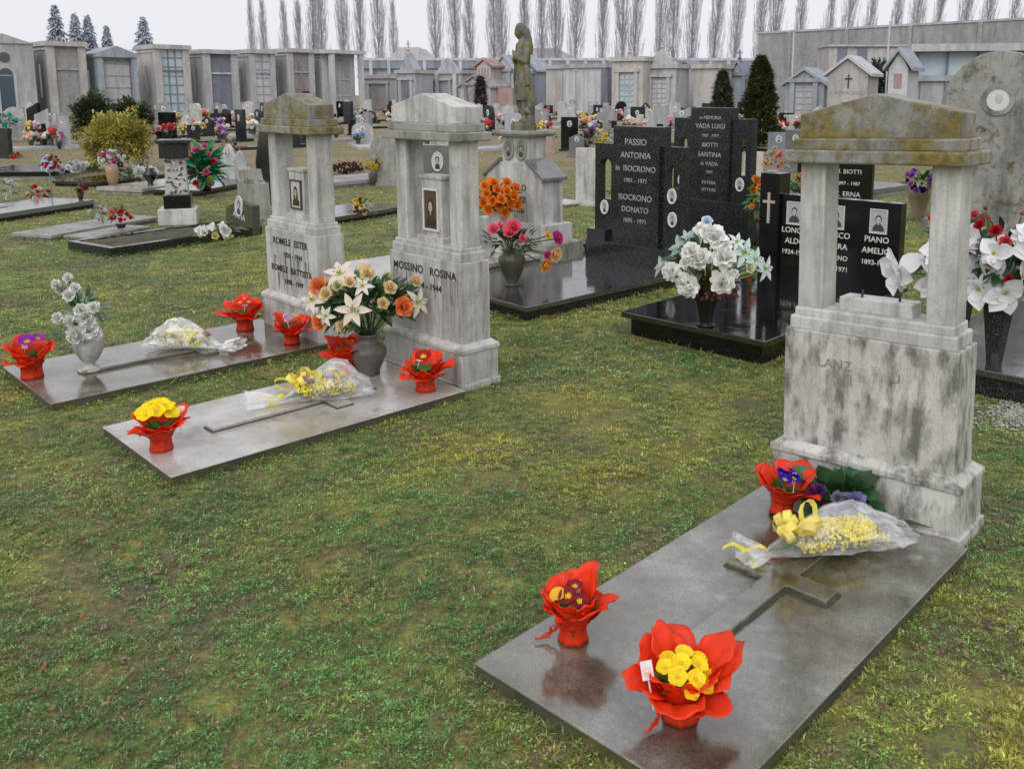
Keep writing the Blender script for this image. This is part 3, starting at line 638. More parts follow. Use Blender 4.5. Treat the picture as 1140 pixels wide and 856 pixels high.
p = at(818, 632, ztop); q = at(1010, 600, ztop); d = q - p
cello('mimosa bouquet with a yellow bow in clear wrapping, on the nearest dark slab', p + d * .17 + V(0, 0, .022), math.atan2(d.y, d.x), d.length * .80, .25, 3, tail=.10)
p = at(318, 452, ztop); q = at(424, 436, ztop); d = q - p
cello('mimosa and pale flower bouquet in clear wrapping, on the middle slab beside the urn', p + d * .0 + V(0, 0, .02), math.atan2(d.y, d.x), .46, .26, 9, contents='mixed', tail=.20, bow=True, hgt=.52)
p = at(245, 392, ztop); q = at(135, 385, ztop); d = q - p
cello('mimosa bouquet in milky wrapping, on the farthest slab by the stone vase', p + V(0, 0, .02), math.atan2(d.y, d.x), .50, .26, 15, film_='film2', tail=.14, bow=False, hgt=.50)

def vase(name, label, loc, prof, mat, seg=32, cat='vase', group=None, gem=False, rz=0):
    t = thing(name, label, cat, loc, rz, group)
    m = MB((.1, .1, .1)); m.lathe(prof, seg); m.build('bowl', mat, t, True)
    zb = prof[0][1]
    m = MB((.1, .1, .1)); r0 = prof[0][0]; m.lathe([(r0 * 1.08, zb), (r0 * 1.08, zb + .012), (r0, zb + .018)], seg); m.build('foot', mat, t, True)
    return t
# stone vase with grey-white dead flowers on the far slab
u = at(101, 412, ztop)
vase('stone_vase', 'pale stone vase, tilted slightly, standing on the farthest slab of the three', u, [(.066, 0), (.068, .012), (.03, .03), (.028, .045), (.05, .07), (.078, .12), (.088, .175), (.086, .215), (.07, .24), (.06, .235), (.055, .2)], M['white_mb'] if 0 else M['marble'])
GW = (.86, .86, .83)
bouquet('flower_bunch', 'tall bunch of faded grey-white flowers in the pale stone vase', (u.x, u.y, ztop + .22), .0053,
    [('carn', GW, -10, 6, 21), ('carn', GW, 3, 8, 21), ('carn', GW, -27, 24, 12), ('carn', GW, -16, 22, 12), ('carn', GW, 0, 22, 17), ('carn', GW, -4, 34, 14), ('carn', GW, 8, 36, 12), ('carn', GW, -14, 50, 14), ('carn', GW, -8, 58, 11), ('carn', GW, -26, 62, 10), ('rose', (.5, .5, .42), -20, 56, 14), ('carn', GW, -14, 68, 10)],
    70, (.16, .26, .18), (24, 36), 34, lsize=12, back=False, depthf=.9)
# urn and lily bouquet on the middle slab
u = at(411, 416, ztop)
vase('taupe_urn', 'dark taupe stone urn with a narrow neck, on the middle slab', u, [(.06, 0), (.066, .01), (.062, .02), (.09, .08), (.108, .13), (.104, .16), (.07, .19), (.054, .205), (.054, .225), (.07, .24), (.072, .25), (.06, .25), (.05, .22)], 'taupe')
PL, PE, OR = (.82, .72, .62), (.80, .62, .36), (.85, .25, .08)
bouquet('flower_bunch', 'lavish bouquet of pale lilies, cream buds and orange roses in the taupe urn', (u.x, u.y, ztop + .25), .0052,
    [('lily', PL, -15, 38, 29), ('lily', PL, -28, 74, 27), ('lily', PL, 56, 38, 26), ('lily', PL, -58, 46, 24), ('lily', (.8, .76, .66), -4, 62, 19), ('lily', (.75, .75, .6), -44, 30, 18),
     ('rose', OR, 38, 37, 22), ('rose', OR, -50, 60, 20), ('rose', OR, -50, 22, 18), ('rose', PE, -42, 54, 15), ('rose', PE, 2, 72, 16), ('rose', PE, 25, 58, 15), ('rose', PE, 17, 42, 13), ('rose', PE, -26, 18, 15), ('rose', PE, 54, 60, 14), ('rose', PE, -17, 66, 13), ('rose', (.6, .6, .3), -30, 62, 12)],
    210, (.03, .08, .024), (58, 40), 38, lsize=17, depthf=.7)
# green plant with purple flowers at the foot of the near headstone
p = at(940, 578, ztop)
bouquet('plant_bunch', 'bunch of dark green leaves with small purple flowers lying against the nearest headstone', (p.x, p.y + .05, ztop + .0), .0034,
    [('carn', (.25, .22, .5), 14, 26, 24), ('carn', (.3, .03, .16), -30, 30, 16), ('mum', (.16, .04, .22), -24, 34, 14), ('mum', (.25, .02, .12), -36, 22, 12), ('mum', (.2, .12, .35), 8, 14, 20), ('mum', (.2, .12, .35), 16, 12, 18), ('mum', (.28, .28, .35), -4, 30, 14), ('mum', (.2, .02, .10), -14, 14, 12), ('bud', (.35, .25, .14), 40, 14, 20), ('mum', (.22, .15, .38), -2, 20, 16)],
    56, (.03, .085, .03), (56, 32), 22, lsize=24, stem=True, back=False, depthf=.4, lw=.85)
p = at(1040, 590, ztop)
m = MB((.05, .1, .03)); m.petal((0, 0, 0), (-1, .45, .05), (0, 0, 1), .13, .045, -.05, .3, 'leaf', (.05, .10, .03), 6, 2); o = m.build('fallen_leaf', 'leaf', None, True); o.location = p + V(0, 0, .012); tag(o, 'single long green leaf fallen on the slab by the plinth', 'leaf')
# ------------------------------------------------------------------ black graves behind
WH = (.36, .38, .38)
def slab_on(t, wd, ln, th, mat, base='granite', y0=None, over=.03, name='cover'):
    y0 = -ln if y0 is None else y0
    m = MB(); m.box(-wd / 2, wd / 2, y0, y0 + ln, th - .04, th); m.build(name, mat, t, bevel=.004)
    m = MB(); m.box(-wd / 2 + over, wd / 2 - over, y0 + over, y0 + ln - over * .5, -.04, th - .038); m.build('base', base, t, bevel=.003)
    foot(t, -wd / 2, wd / 2, y0, y0 + ln)
def thing_g(label, x, y, rz, name='grave', cat='grave'): return thing(name, label, cat, (x, y, 0), rz)

t = thing('grave_slab', 'polished dark granite slab of the PASSIO grave, mirroring the sky', 'grave slab', (.63, 8.28, 0), R(-46)); slab_on(t, 1.17, 2.15, .115, 'granite_top', 'granite', -1.8)
hole = lambda x, z0, z1, w_=.05: [(x - w_, z0), (x + w_, z0), (x + w_, z1 - w_)] + [(x + w_ * math.cos(a), z1 - w_ + w_ * math.sin(a)) for a in (math.pi / 6, math.pi / 3, math.pi / 2, 2 * math.pi / 3, 5 * math.pi / 6)] + [(x - w_, z1 - w_)]
def wing(m, x0, x1, z0, z1, hx, h0, h1, hw, y0, y1):
    m.box(x0, hx - hw, y0, y1, z0, z1); m.box(hx + hw, x1, y0, y1, z0, z1); m.box(hx - hw + .0005, hx + hw - .0005, y0 + .001, y1 - .001, z0, h0)
    pts = [(hx - hw + .0005, z1 - .001), (hx - hw + .0005, h1 - hw)] + [(hx + hw * math.cos(a), h1 - hw + hw * math.sin(a)) for a in [math.pi - math.pi * k / 8 for k in range(1, 8)]] + [(hx + hw - .0005, h1 - hw), (hx + hw - .0005, z1 - .001)]
    m.prism(pts[::1], y0 + .001, y1 - .001)
t = thing('headstone', 'dark speckled granite headstone of ANTONIA PASSIO with arched openings and white letters', 'headstone', (.63, 8.28, 0), R(-46))
m = MB(); m.box(-.57, .57, 0, .3, .112, .305); m.build('plinth', 'granite', t, bevel=.004)
m = MB(); m.box(-.26, .30, .05, .22, .30, 1.40); m.build('inscribed_panel', 'granite_v', t, bevel=.004)
m = MB(); wing(m, -.53, -.262, .30, 1.23, -.393, .70, 1.09, .075, .09, .17); m.build('side_panel', 'granite_v', t)
m = MB(); wing(m, .302, .56, .30, 1.23, .43, .86, 1.07, .07, .09, .17); m.build('side_panel', 'granite_v', t)
m = MB(); m.box(-.56, -.32, .01, .09, .30, .41); m.build('ledge', 'granite', t, bevel=.003)
for s_, z_, q in (("PASSIO", 1.23, .085), ("ANTONIA", 1.11, .08), ("in  ISOCRONO", .99, .075), ("1901 - 1971", .885, .06), ("ISOCRONO", .72, .078), ("DONATO", .61, .075), ("1895 - 1971", .51, .06)): text(s_, q, t, (.02, .0485, z_), col=WH)
for x_, z_ in ((-.395, .62), (.43, .79), (.44, .58)): portrait(t, x_, .088, z_, .04, .058, 'oval', frame=(.7, .7, .7), back=(.5, .5, .5), fw=.012)

t = thing('grave_slab', 'dark granite slab of the LUIGI VADA grave, behind the PASSIO headstone', 'grave slab', (1.64, 10.2, 0), R(-45)); slab_on(t, 1.15, 1.75, .11, 'granite', 'granite', -1.45)
t = thing('headstone', 'dark granite headstone of LUIGI VADA, just behind and right of the PASSIO one', 'headstone', (1.64, 10.2, 0), R(-45))
m = MB(); m.box(-.56, .56, 0, .3, .107, .50); m.build('plinth', 'granite', t, bevel=.004)
m = MB(); m.box(-.27, .27, .05, .2, .495, 1.54); m.build('inscribed_panel', 'granite_v', t, bevel=.004)
for s_ in (-1, 1):
    m = MB(); a_, b_ = (-.53, -.272) if s_ < 0 else (.272, .53); wing(m, a_, b_, .495, 1.42, s_ * .40, .80, 1.2, .06, .08, .19); m.build('side_panel', 'granite_v', t)
for s_, z_, q in (("in MEMORIA", 1.41, .055), ("VADA LUIGI", 1.31, .075), ("1907 - 1977", 1.21, .05), ("BIOTTI", 1.10, .07), ("SANTINA", .99, .075), ("in VADA", .89, .065), ("1997", .80, .05), ("PATERA", .68, .055), ("VITTORE", .60, .05)): text(s_, q, t, (0, .0485, z_), col=WH)
for x_ in (-.4, .4): portrait(t, x_, .078, .70, .045, .065, 'oval', frame=(.7, .7, .7), back=(.5, .5, .5), fw=.012)

LC = Vector((.85, 5.86)); az = R(45); rz = R(-43); U_ = Vector((math.sin(R(43)), math.cos(R(43)))); Wd = Vector((math.cos(R(43)), -math.sin(R(43))))
hc = LC + U_ * 1.86
t = thing('grave_slab', 'mirror-polished black slab of the LONGHI grave with overhanging edge', 'grave slab', (hc.x, hc.y, 0), rz); slab_on(t, 1.16, 2.2, .17, 'black_top', 'black', -1.86, .05)
t = thing('headstone', 'low black granite headstone with three portraits, a bronze cross and the names LONGHI and PIANO', 'headstone', (hc.x, hc.y, 0), rz)
m = MB(); m.box(-.58, -.40, -.02, .16, .168, 1.04); m.build('cross_pillar', 'black', t, bevel=.003)
m = MB(); m.box(-.398, .62, .02, .12, .168, .87); m.build('inscribed_panel', 'black', t, bevel=.003)
m = MB((.42, .38, .33)); m.prism([(a_ * 1 - .49, b_ + .62) for a_, b_ in cross_pts(.055, .26, .011, .7)], -.032, -.018); m.build('cross', 'shiny', t)
for x_ in (-.27, .10, .45): portrait(t, x_, .018, .72, .062, .088, 'rect', frame=(.55, .55, .56), back=(.42, .41, .4), face=(.5, .48, .46), coat=(.06, .06, .06), fw=.008)
for x_, ls in ((-.26, ("LONGHI", "ALDO", "1924-1987")), (.10, ("FRASCO", "CLARA", "in PIANO", "1900-1971")), (.44, ("PIANO", "AMELIO", "1893-1975"))):
    for i, s_ in enumerate(ls): text(s_, .066 if i < 2 else .055, t, (x_, .0185, .555 - .09 * i), col=(.62, .62, .58), bold=.0006)
u = at(786, 362, .17)
v_ = vase('black_vase', 'shiny black tapering vase on the LONGHI slab', u, [(.06, 0), (.055, .012), (.05, .03), (.075, .14), (.095, .24), (.088, .245), (.08, .2)], 'black')
WF = (.98, .98, .94); MI = (.60, .78, .70)
bouquet('flower_bunch', 'big bunch of white carnations with dark red leaves in the shiny black vase', (u.x, u.y, .17 + .22), .006,
    [('carn', WF, -38, 28, 20), ('carn', WF, -20, 14, 25), ('carn', WF, -17, 50, 20), ('carn', WF, -8, 44, 21), ('carn', WF, 6, 66, 25), ('carn', WF, 16, 46, 24), ('carn', WF, 16, 20, 24), ('carn', WF, 15, 58, 18), ('carn', WF, -24, 38, 11), ('carn', WF, -2, 72, 14),
     ('lily', MI, 38, 50, 26), ('lily', MI, 50, 42, 22), ('lily', (.7, .8, .78), 62, 30, 22), ('rose', (.8, .8, .6), 44, 34, 12), ('lily', (.75, .82, .78), 30, 62, 16), ('rose', (.65, .75, .85), -2, 82, 12), ('carn', WF, 28, 28, 10)],
    60, (.05, .11, .04), (52, 42), 40, lsize=15, depthf=.6, rise=0)
t = bouquet('leaf_spray', 'dark red leaf spray hanging from the mouth of the shiny black vase', (u.x + .0, u.y - .02, .17 + .22), .006, [], 90, (.14, .02, .02), (34, 26), 6, lsize=12, back=False, stem=False, depthf=.7)

# ------------------------------------------------------------------ monument with the statue
SX, SY = vx(569, 9.25), 9.25
t = thing('grave_slab', 'light wet slab of the MICHELE grave, seen between the ROSINA and ESTER headstones', 'grave slab', (SX, SY, 0), R(-45)); slab_on(t, 1.05, 2.3, .12, 'slab2', 'concrete', -1.95)
t = thing('statue_pedestal', 'grey stone pedestal with two oval portraits, sloping shoulders and the name MICHELE', 'pedestal', (SX, SY, 0), R(-45))
m = MB(); m.box(-.62, .62, -.1, .42, .0, .22); m.build('step', 'greymoss', t, bevel=.006); foot(t, -.65, .65, -.1, .45)
m = MB(); m.box(-.52, .52, -.02, .36, .21, .40); m.build('step', 'marble', t, bevel=.006)
m = MB(); m.prism([(-.42, .39), (.42, .39), (.42, .86), (.23, 1.0), (-.23, 1.0), (-.42, .86)], .02, .32); m.build('body', 'marble', t, bevel=.006)
for s_ in (-1, 1):
    m = MB(); p = [(.20 * s_, 1.005), (.46 * s_, .83), (.46 * s_, .865), (.20 * s_, 1.045)]; m.prism(p if s_ > 0 else p[::-1], -.005, .345); m.build('coping', 'grey_gr', t, bevel=.003)
m = MB(); m.box(-.2, .2, .05, .3, .99, 1.265); m.build('die', 'marble', t, bevel=.004)
m = MB(); m.box(-.25, .25, .0, .35, 1.262, 1.29, top=(-.02, -.02)); m.box(-.275, .275, -.025, .375, 1.288, 1.325); m.build('cornice', 'greymoss', t, bevel=.006)
for x_ in (-.095, .095): portrait(t, x_, .048, 1.13, .058, .085, 'oval', frame=(.28, .27, .24), back=(.2, .19, .18), face=(.35, .33, .3), fw=.022)
for s_, z_, q in (("TINELLO", .72, .09), ("MICHELE", .60, .085), ("1883 - 1951", .49, .06)): text(s_, q, t, (.02, .0185, z_), col=(.05, .05, .045), bold=.0015)

def statue():
    s = thing('statue', 'mossy stone statue of a young robed figure with bowed head standing on the pedestal', 'statue', (SX + .12, SY + .12, 1.325), R(-62))
    m = MB(); m.lathe([(.17, 0), (.17, .05), (.155, .085)], 10, sx=1.05, sy=.9); m.build('base', 'statue', s)
    b = MB()
    # robe: stacked rings with folds
    prof = [(.30, .118, .088, .0, 0), (.34, .128, .092, .0, .2), (.42, .120, .088, .0, 1), (.52, .108, .082, 0, 1), (.60, .098, .078, .004, .8), (.66, .094, .076, .006, .5), (.72, .102, .078, .004, .4), (.79, .112, .08, .0, .3), (.85, .108, .072, -.002, .2), (.885, .06, .05, -.008, 0), (.905, .036, .036, -.014, 0)]
    vs, fs = [], []; N = 40
    for z, rx, ry, cy, fo in prof:
        for i in range(N):
            a = 2 * math.pi * i / N; f = 1 + fo * (.055 * math.sin(11 * a) + .035 * math.sin(7 * a + 1)); vs.append((rx * f * math.cos(a), cy + ry * f * math.sin(a), z))
    for k in range(len(prof) - 1):
        for i in range(N): j = (i + 1) % N; fs.append((k * N + i, k * N + j, (k + 1) * N + j, (k + 1) * N + i))
    fs += [tuple(range(N - 1, -1, -1)), tuple((len(prof) - 1) * N + i for i in range(N))]; b.add(vs, fs)
    b.tube([(0, 0, .86), (-.01, -.016, .93), (-.016, -.028, .95)], [.045, .036, .036], 10)
    b.ball((-.022, -.034, .985), .062, None, 14, 10, 0, 1.18)                           # head, bowed
    b.ball((-.03, -.092, .965), .012, None, 8, 6)                                       # nose
    b.ball((-.018, -.02, 1.005), .072, None, 14, 10, .03, 1.05)                         # hood of hair
    b.tube([(-.005, .02, 1.0), (.012, .05, .92), (.02, .06, .84), (.02, .062, .76)], [.06, .052, .06, .05], 12)
    for sx in (-1, 1):                                                                  # arms, folded on the chest
        sh = (sx * .105, .0, .845); el = (sx * .125, -.035, .695); wr = (-.03 * sx, -.105, .775 if sx > 0 else .735)
        b.tube([sh, (sx * .125, -.01, .77), el], [.044, .04, .036], 12); b.tube([el, (sx * .06, -.09, .72), wr], [.036, .031, .022], 12); b.ball(wr, .026, None, 10, 8)
        b.ball(sh, .046, None, 10, 8); b.ball(el, .038, None, 10, 8)
        for q in range(4): b.tube([wr, (wr[0] - sx * .035, wr[1] - .006, wr[2] + .012 + .01 * q)], [.009, .006], 6)
    b.tube([(-.11, -.03, .70), (-.14, -.02, .52), (-.13, -.01, .40), (-.10, .0, .26), (-.05, .02, .16)], [.035, .045, .05, .045, .03], 10)   # hanging cloth on the left
    b.tube([(.10, -.03, .70), (.12, -.01, .58), (.115, 0, .45)], [.03, .04, .03], 10)
    for sx, kx in ((-1, -.01), (1, .0)):                                                # legs and bare feet
        b.tube([(sx * .045, .0, .36), (sx * .045 + kx, -.01 * sx, .27), (sx * .042 + kx, .01 - .02 * sx, .13), (sx * .042 + kx, .012 - .02 * sx, .09)], [.045, .040, .026, .024], 12)
        b.tube([(sx * .042 + kx, .02 - .02 * sx, .10), (sx * .048 + kx, -.05 - .02 * sx, .092)], [.026, .018], 10)
    b.tube([(.11, .03, .07), (.125, .035, .18), (.10, .04, .30), (.09, .03, .38)], [.065, .05, .055, .035], 12); b.ball((.09, -.03, .10), .05, None, 10, 8, .15); b.ball((.13, .0, .20), .045, None, 10, 8, .2); b.ball((.06, .03, .24), .04, None, 10, 8, .2)
    o = b.build('figure', 'statue', s, True); rm = o.modifiers.new('union', 'REMESH'); rm.mode = 'VOXEL'; rm.voxel_size = .0065; rm.use_smooth_shade = True
    s.scale = (.86, .86, 1.0)
    sm = o.modifiers.new('soft', 'SMOOTH'); sm.factor = .5; sm.iterations = 2
statue()
OG = (.85, .26, .03)
p = Vector((SX, SY, 0)) + Vector((-math.sin(R(45)), -math.cos(R(45)), 0)) * .42 + Vector((.17, .0, 0))
vase('grey_vase', 'grey stone vase of orange roses in front of the statue pedestal', (p.x, p.y, .121), [(.06, 0), (.06, .01), (.05, .03), (.08, .2), (.1, .42), (.09, .43)], 'marble')
bouquet('flower_bunch', 'round bunch of orange roses in front of the statue pedestal', (p.x, p.y, .121 + .42), .0088,
    [('rose', OG, x, y, 11) for x, y in ((-12, 22), (0, 26), (10, 24), (18, 18), (-16, 12), (-6, 14), (4, 16), (14, 10), (-24, 6), (-10, 4), (2, 8), (20, 27), (8, 0), (-4, 33), (10, 33), (-14, 30), (22, 8))], 60, (.04, .09, .03), (28, 22), 14, lsize=11, depthf=.8)
# green-bronze vase with pink roses on the PASSIO slab
u = at(570, 318, .115); u = Vector((u.x, u.y, .116))
vase('bronze_vase', 'olive green metal vase on the PASSIO slab', u, [(.055, 0), (.06, .008), (.045, .02), (.09, .12), (.112, .21), (.108, .245), (.08, .27), (.066, .285), (.084, .295), (.08, .30), (.06, .28)], 'bronze')
PK = (.85, .12, .22)
bouquet('flower_bunch', 'loose pink and yellow roses leaning out of the olive green vase', (u.x, u.y, .116 + .28), .0068,
    [('rose', (.85, .2, .3), -21, 30, 16), ('rose', (.85, .2, .3), -14, 33, 12), ('rose', PK, 2, 32, 19), ('rose', (.9, .15, .2), -3, 26, 13), ('rose', PK, 13, 20, 9), ('rose', (.6, .05, .3), 54, 18, 17), ('rose', (.85, .5, .05), 43, 22, 9), ('rose', (.9, .6, .3), 52, -2, 19), ('rose', (.9, .45, .08), 40, -14, 17), ('rose', (.7, .05, .2), 42, -2, 10)],
    90, (.03, .06, .025), (46, 22), 12, lsize=10, back=False, depthf=.45)

# ------------------------------------------------------------------ right edge: round stone, dark grave, vases with white bracts
t = thing('headstone', 'tall round-topped grey tombstone with dark moss and a white medallion, at the right edge', 'headstone', (vx(1112, 11), 11, 0), R(-38))
foot(t, -.8, .8, -.1, .4)
pts = [(-.70, .12), (.70, .12), (.67, 1.45)] + [(.66 * math.cos(a), 1.5 + .70 * math.sin(a)) for a in [math.pi * k / 30 for k in range(0, 31)]] + [(-.67, 1.45)]
m = MB(); m.prism(pts, 0, .22)
M['round'] = stone('round_tombstone', (.34, .33, .31), (.24, .23, .215), stain=(.05, .05, .045), st=(.48, .66), streak=(2.5, 2.5, .7), moss=(.11, .09, .03), moss_t=(.55, .68), grain=.3, bump=.4)
m.build('slab', 'round', t, bevel=.01)
m = MB(); m.box(-.78, .78, -.06, .3, -.02, .125); m.build('plinth', 'concrete', t, bevel=.01)
m = MB((.62, .62, .62)); m.prism(oval(.13, .13, .0, 1.62, 28), -.012, -.002, (.6, .6, .6)); m.prism(oval(.045, .055, .01, 1.63, 12), -.015, -.0125, (.45, .45, .45)); m.build('medallion', 'plain', t)
m = MB(); m.ringframe(oval(.19, .19, .0, 1.62, 28), oval(.13, .13, .0, 1.62, 28), -.02, -.001); m.build('medallion_ring', 'round', t)
c = at(1097, 443); hc2 = Vector((c.x, c.y, 0)) + Vector((math.cos(R(43)), -math.sin(R(43)), 0)) * .05 + Vector((math.sin(R(43)), math.cos(R(43)), 0)) * 1.9
t = thing('grave_slab', 'grey granite slab at the right edge with a rough side, bright with reflected sky', 'grave slab', hc2, R(-43)); slab_on(t, 1.1, 2.0, .16, 'granite_top', 'granite', -1.9)
RB = (.45, .02, .03)
def tvase(label, u, r0, r1, h):
    t = thing('granite_vase', label, 'vase', u, 0, 'square dark granite vases with white bracts'); t.rotation_euler = (0, 0, R(-43))
    m = MB(); m.lathe([(r0, 0), (r1, h), (r1 * .85, h + .001), (r1 * .8, h - .05)], 8); m.build('bowl', 'granite', t)
u1 = at(1106, 404, .16); tvase('dark granite vase farther right, standing on the grey granite slab', u1, .045, .095, .42)
u2 = at(1060, 392, .16); tvase('dark granite vase on the left of the grey granite slab, behind the near column', u2, .065, .115, .44)
SW = (.88, .88, .90)
bouquet('flower_bunch', 'white fabric poinsettias and small red roses in the farther right granite vase', (u1.x, u1.y, .16 + .40), .0052,
    [('star', SW, -20, 10, 46), ('star', SW, 6, 8, 44), ('star', SW, -8, 50, 42), ('star', SW, 30, 50, 46), ('star', SW, 34, 24, 36), ('rose', RB, -24, 78, 12), ('rose', (.6, .1, .12), -30, 88, 11), ('rose', RB, -8, 74, 13), ('rose', (.6, .06, .1), 2, 62, 13), ('rose', RB, 24, 30, 10), ('rose', RB, 8, 24, 10), ('star', SW, 20, 72, 30), ('rose', (.45, .2, .15), -10, 40, 12), ('rose', RB, 30, 70, 9), ('bud', (.3, .05, .04), -20, 96, 9), ('rose', RB, 44, 62, 10)],
    120, (.03, .08, .03), (46, 50), 44, lsize=18, depthf=.6, seed=5)
bouquet('flower_bunch', 'white fabric poinsettias with one red rose in the left granite vase', (u2.x, u2.y, .57), .0054,
    [('star', SW, 24, 30, 40), ('star', SW, -22, 4, 38), ('rose', RB, 14, 44, 12), ('star', SW, -8, 22, 51), ('star', SW, -14, 44, 44), ('star', SW, 10, 8, 36), ('star', SW, -60, 12, 54), ('rose', RB, -28, 34, 12), ('rose', RB, -28, 76, 11), ('rose', (.35, .1, .08), -14, 90, 12), ('star', SW, 8, 58, 34), ('rose', (.35, .12, .1), -6, 84, 10)],
    90, (.03, .085, .03), (44, 48), 44, lsize=20, depthf=.6, seed=6)
def pebbles():
    r = random.Random(4); m = MB()
    for i in range(900):
        px, py = r.gauss(1130, 20), r.gauss(460, 11)
        if py < 446: continue
        p = at(px, py, .004); g = r.uniform(.22, .5); m.ball((p.x, p.y, .004), r.uniform(.004, .009), (g, g * .99, g * .97), 5, 4, .25, .6)
    tag(m.build('gravel', 'plain'), 'white gravel scattered beside the grey granite slab at the right edge', 'gravel', kind='stuff')
pebbles()

# ------------------------------------------------------------------ mid-distance graves
def slab_px(label, pa, pb, wd, th, mat, base='concrete', soil=False, group=None):
    a, b = at(*pa), at(*pb); d = b - a; ln = d.length; rz = -math.atan2(d.x, d.y)
    t = thing('grave_slab' if not soil else 'kerbed_grave', label, 'grave slab' if not soil else 'grave', a, rz, group)
    if soil:
        m = MB(); k = .07
        m.box(-wd, 0, 0, k, 0, th); m.box(-k, 0, k + .001, ln - k - .001, 0, th); m.box(-wd, -wd + k, k + .001, ln - k - .001, 0, th); m.box(-wd, 0, ln - k, ln, 0, th); m.build('kerb', mat, t, bevel=.003)
        r = random.Random(3); m = MB((.1, .075, .05)); n = 26; vs = [(-wd + k + (wd - 2 * k) * i / n, k + (ln - 2 * k) * j / n, th * .75 + .03 * noise.noise(V(i * .5, j * .5, 2)) + r.uniform(0, .012)) for j in range(n + 1) for i in range(n + 1)]
        m.add(vs, [(j * (n + 1) + i, j * (n + 1) + i + 1, (j + 1) * (n + 1) + i + 1, (j + 1) * (n + 1) + i) for j in range(n) for i in range(n)]); m.build('soil', 'edge', t, True)
    else:
        m = MB(); m.box(-wd, 0, 0, ln, th * .45, th); m.build('cover', mat, t, bevel=.004)
        m = MB(); m.box(-wd + .03, -.03, .03, ln - .03, -.02, th * .46); m.build('base', base, t, bevel=.003)
    foot(t, -wd, 0, 0, ln); return t
def top_of(px, py, z=.0): p = at(px, py, z); return Vector((p.x, p.y, z))

def stele(label, px, py, hpx, wpx, mat, shape='flat', rz=None, lean=0, txt=None, oval_=False, dep=.1, base=True, group=None, z0=0):
    """headstone whose foot is seen at px, py and that is hpx high and wpx wide in the photo"""
    p = at(px, py, z0); D = p.y; k = D / F * 1.0; h = hpx * k * 1.03; w_ = wpx * k; az = math.atan2(p.x, p.y)
    rz = -az if rz is None else rz; w_ = w_ / max(.5, math.cos(rz + az))
    t = thing('headstone', label, 'headstone', p, rz, group); t.rotation_euler = (0, lean, rz); b = w_ / 2
    if shape == 'flat': pts = [(-b, .05), (b, .05), (b, h), (-b, h)]
    elif shape == 'arch': pts = [(-b, .05), (b, .05)] + [(b * math.cos(a), h - b + b * math.sin(a)) for a in [math.pi * i / 14 for i in range(15)]]
    elif shape == 'gable': pts = [(-b, .05), (b, .05), (b, h * .85), (0, h), (-b, h * .85)]
    elif shape == 'slant': pts = [(-b, .05), (b, .05), (b * .9, h), (-b * .2, h * .92), (-b, h * .55)]
    elif shape == 'point': pts = [(-b, .05), (b, .05), (b * .85, h * .6), (b * .45, h * .88), (0, h), (-b * .45, h * .88), (-b * .85, h * .6)]
    elif shape == 'cross': pts = [(x, z + .05) for x, z in cross_pts(b, h - .05, b * .26)]
    elif shape == 'shoulder': pts = [(-b, .05), (b, .05), (b, h * .72), (b * .6, h * .8), (b * .5, h), (-b * .5, h), (-b * .6, h * .8), (-b, h * .72)]
    m = MB(); m.prism(pts, 0, dep); m.build('slab', mat, t, bevel=.006)
    if base: m = MB(); m.box(-b - .06, b + .06, -.06, dep + .06, -.03, .055); m.build('plinth', mat, t, bevel=.006)
    if txt:
        for i, s_ in enumerate(txt): text(s_, w_ * min(.15, 1.15 / max(5, len(s_))), t, (0, -.0015, h * (.42 if oval_ else .72) - i * w_ * .24), col=(.6, .6, .6) if mat in ('black', 'granite', 'granite_v', 'edge') else (.12, .12, .12))
    if oval_: portrait(t, 0, -.001, h * .8, w_ * .13, w_ * .17, 'oval', frame=(.65, .65, .65), back=(.5, .5, .5))
    foot(t, -b - .08, b + .08, -.1, dep + .1)
    return t
def bunch(label, px, py, wpx, hpx, cols, n=12, zb=0, green=(.05, .11, .04), kinds=('rose', 'mum'), leaves=30, seed=1, cat='bouquet', name='flower_bunch', group=None, lsize=None, pot=None, potmat='plain', potcol=(.05, .045, .04), pot_label=None):
    """bunch whose lowest point is seen at px, py (height zb) and that spans wpx x hpx in the photo"""
    p = at(px, py, zb); s = p.y / F; r = random.Random(seed * 13 + int(px)); ph = 0
    if pot:
        ph = hpx * pot * s; q = wpx * .22 * s
        vase('flower_pot' if potmat == 'plain' else 'flower_vase', pot_label or ('dark pot under ' + label), (p.x, p.y, zb), [(q * .6, 0), (q, ph * .8), (q * 1.05, ph), (q * .8, ph * .98)], potmat if potmat != 'plain' else attr_pot(potcol), 14)
        hpx *= 1 - pot
    it = []
    n = int(n * 1.5)
    for i in range(n):
        a = r.uniform(0, 6.28); q = math.sqrt(r.random()) * .85; it.append((r.choice(kinds), r.choice(cols), wpx * .5 * q * math.cos(a), hpx * .5 + hpx * .48 * q * math.sin(a), r.uniform(.7, 1.2) * wpx / math.sqrt(n) * .66))
    return bouquet(name, label, (p.x, p.y, zb + ph), s, it, leaves, green, (wpx * .5, hpx * .5), hpx * .5, lsize=lsize or wpx * .28, back=False, seed=seed, cat=cat, group=group, depthf=.8, stem=False)
def attr_pot(col):
    key = 'pot_%s' % (col,)
    if key not in M: M[key] = stone(key, tuple(x * 1.15 for x in col), col, stain=tuple(x * .4 for x in col), grain=.2, bump=.15)
    return key

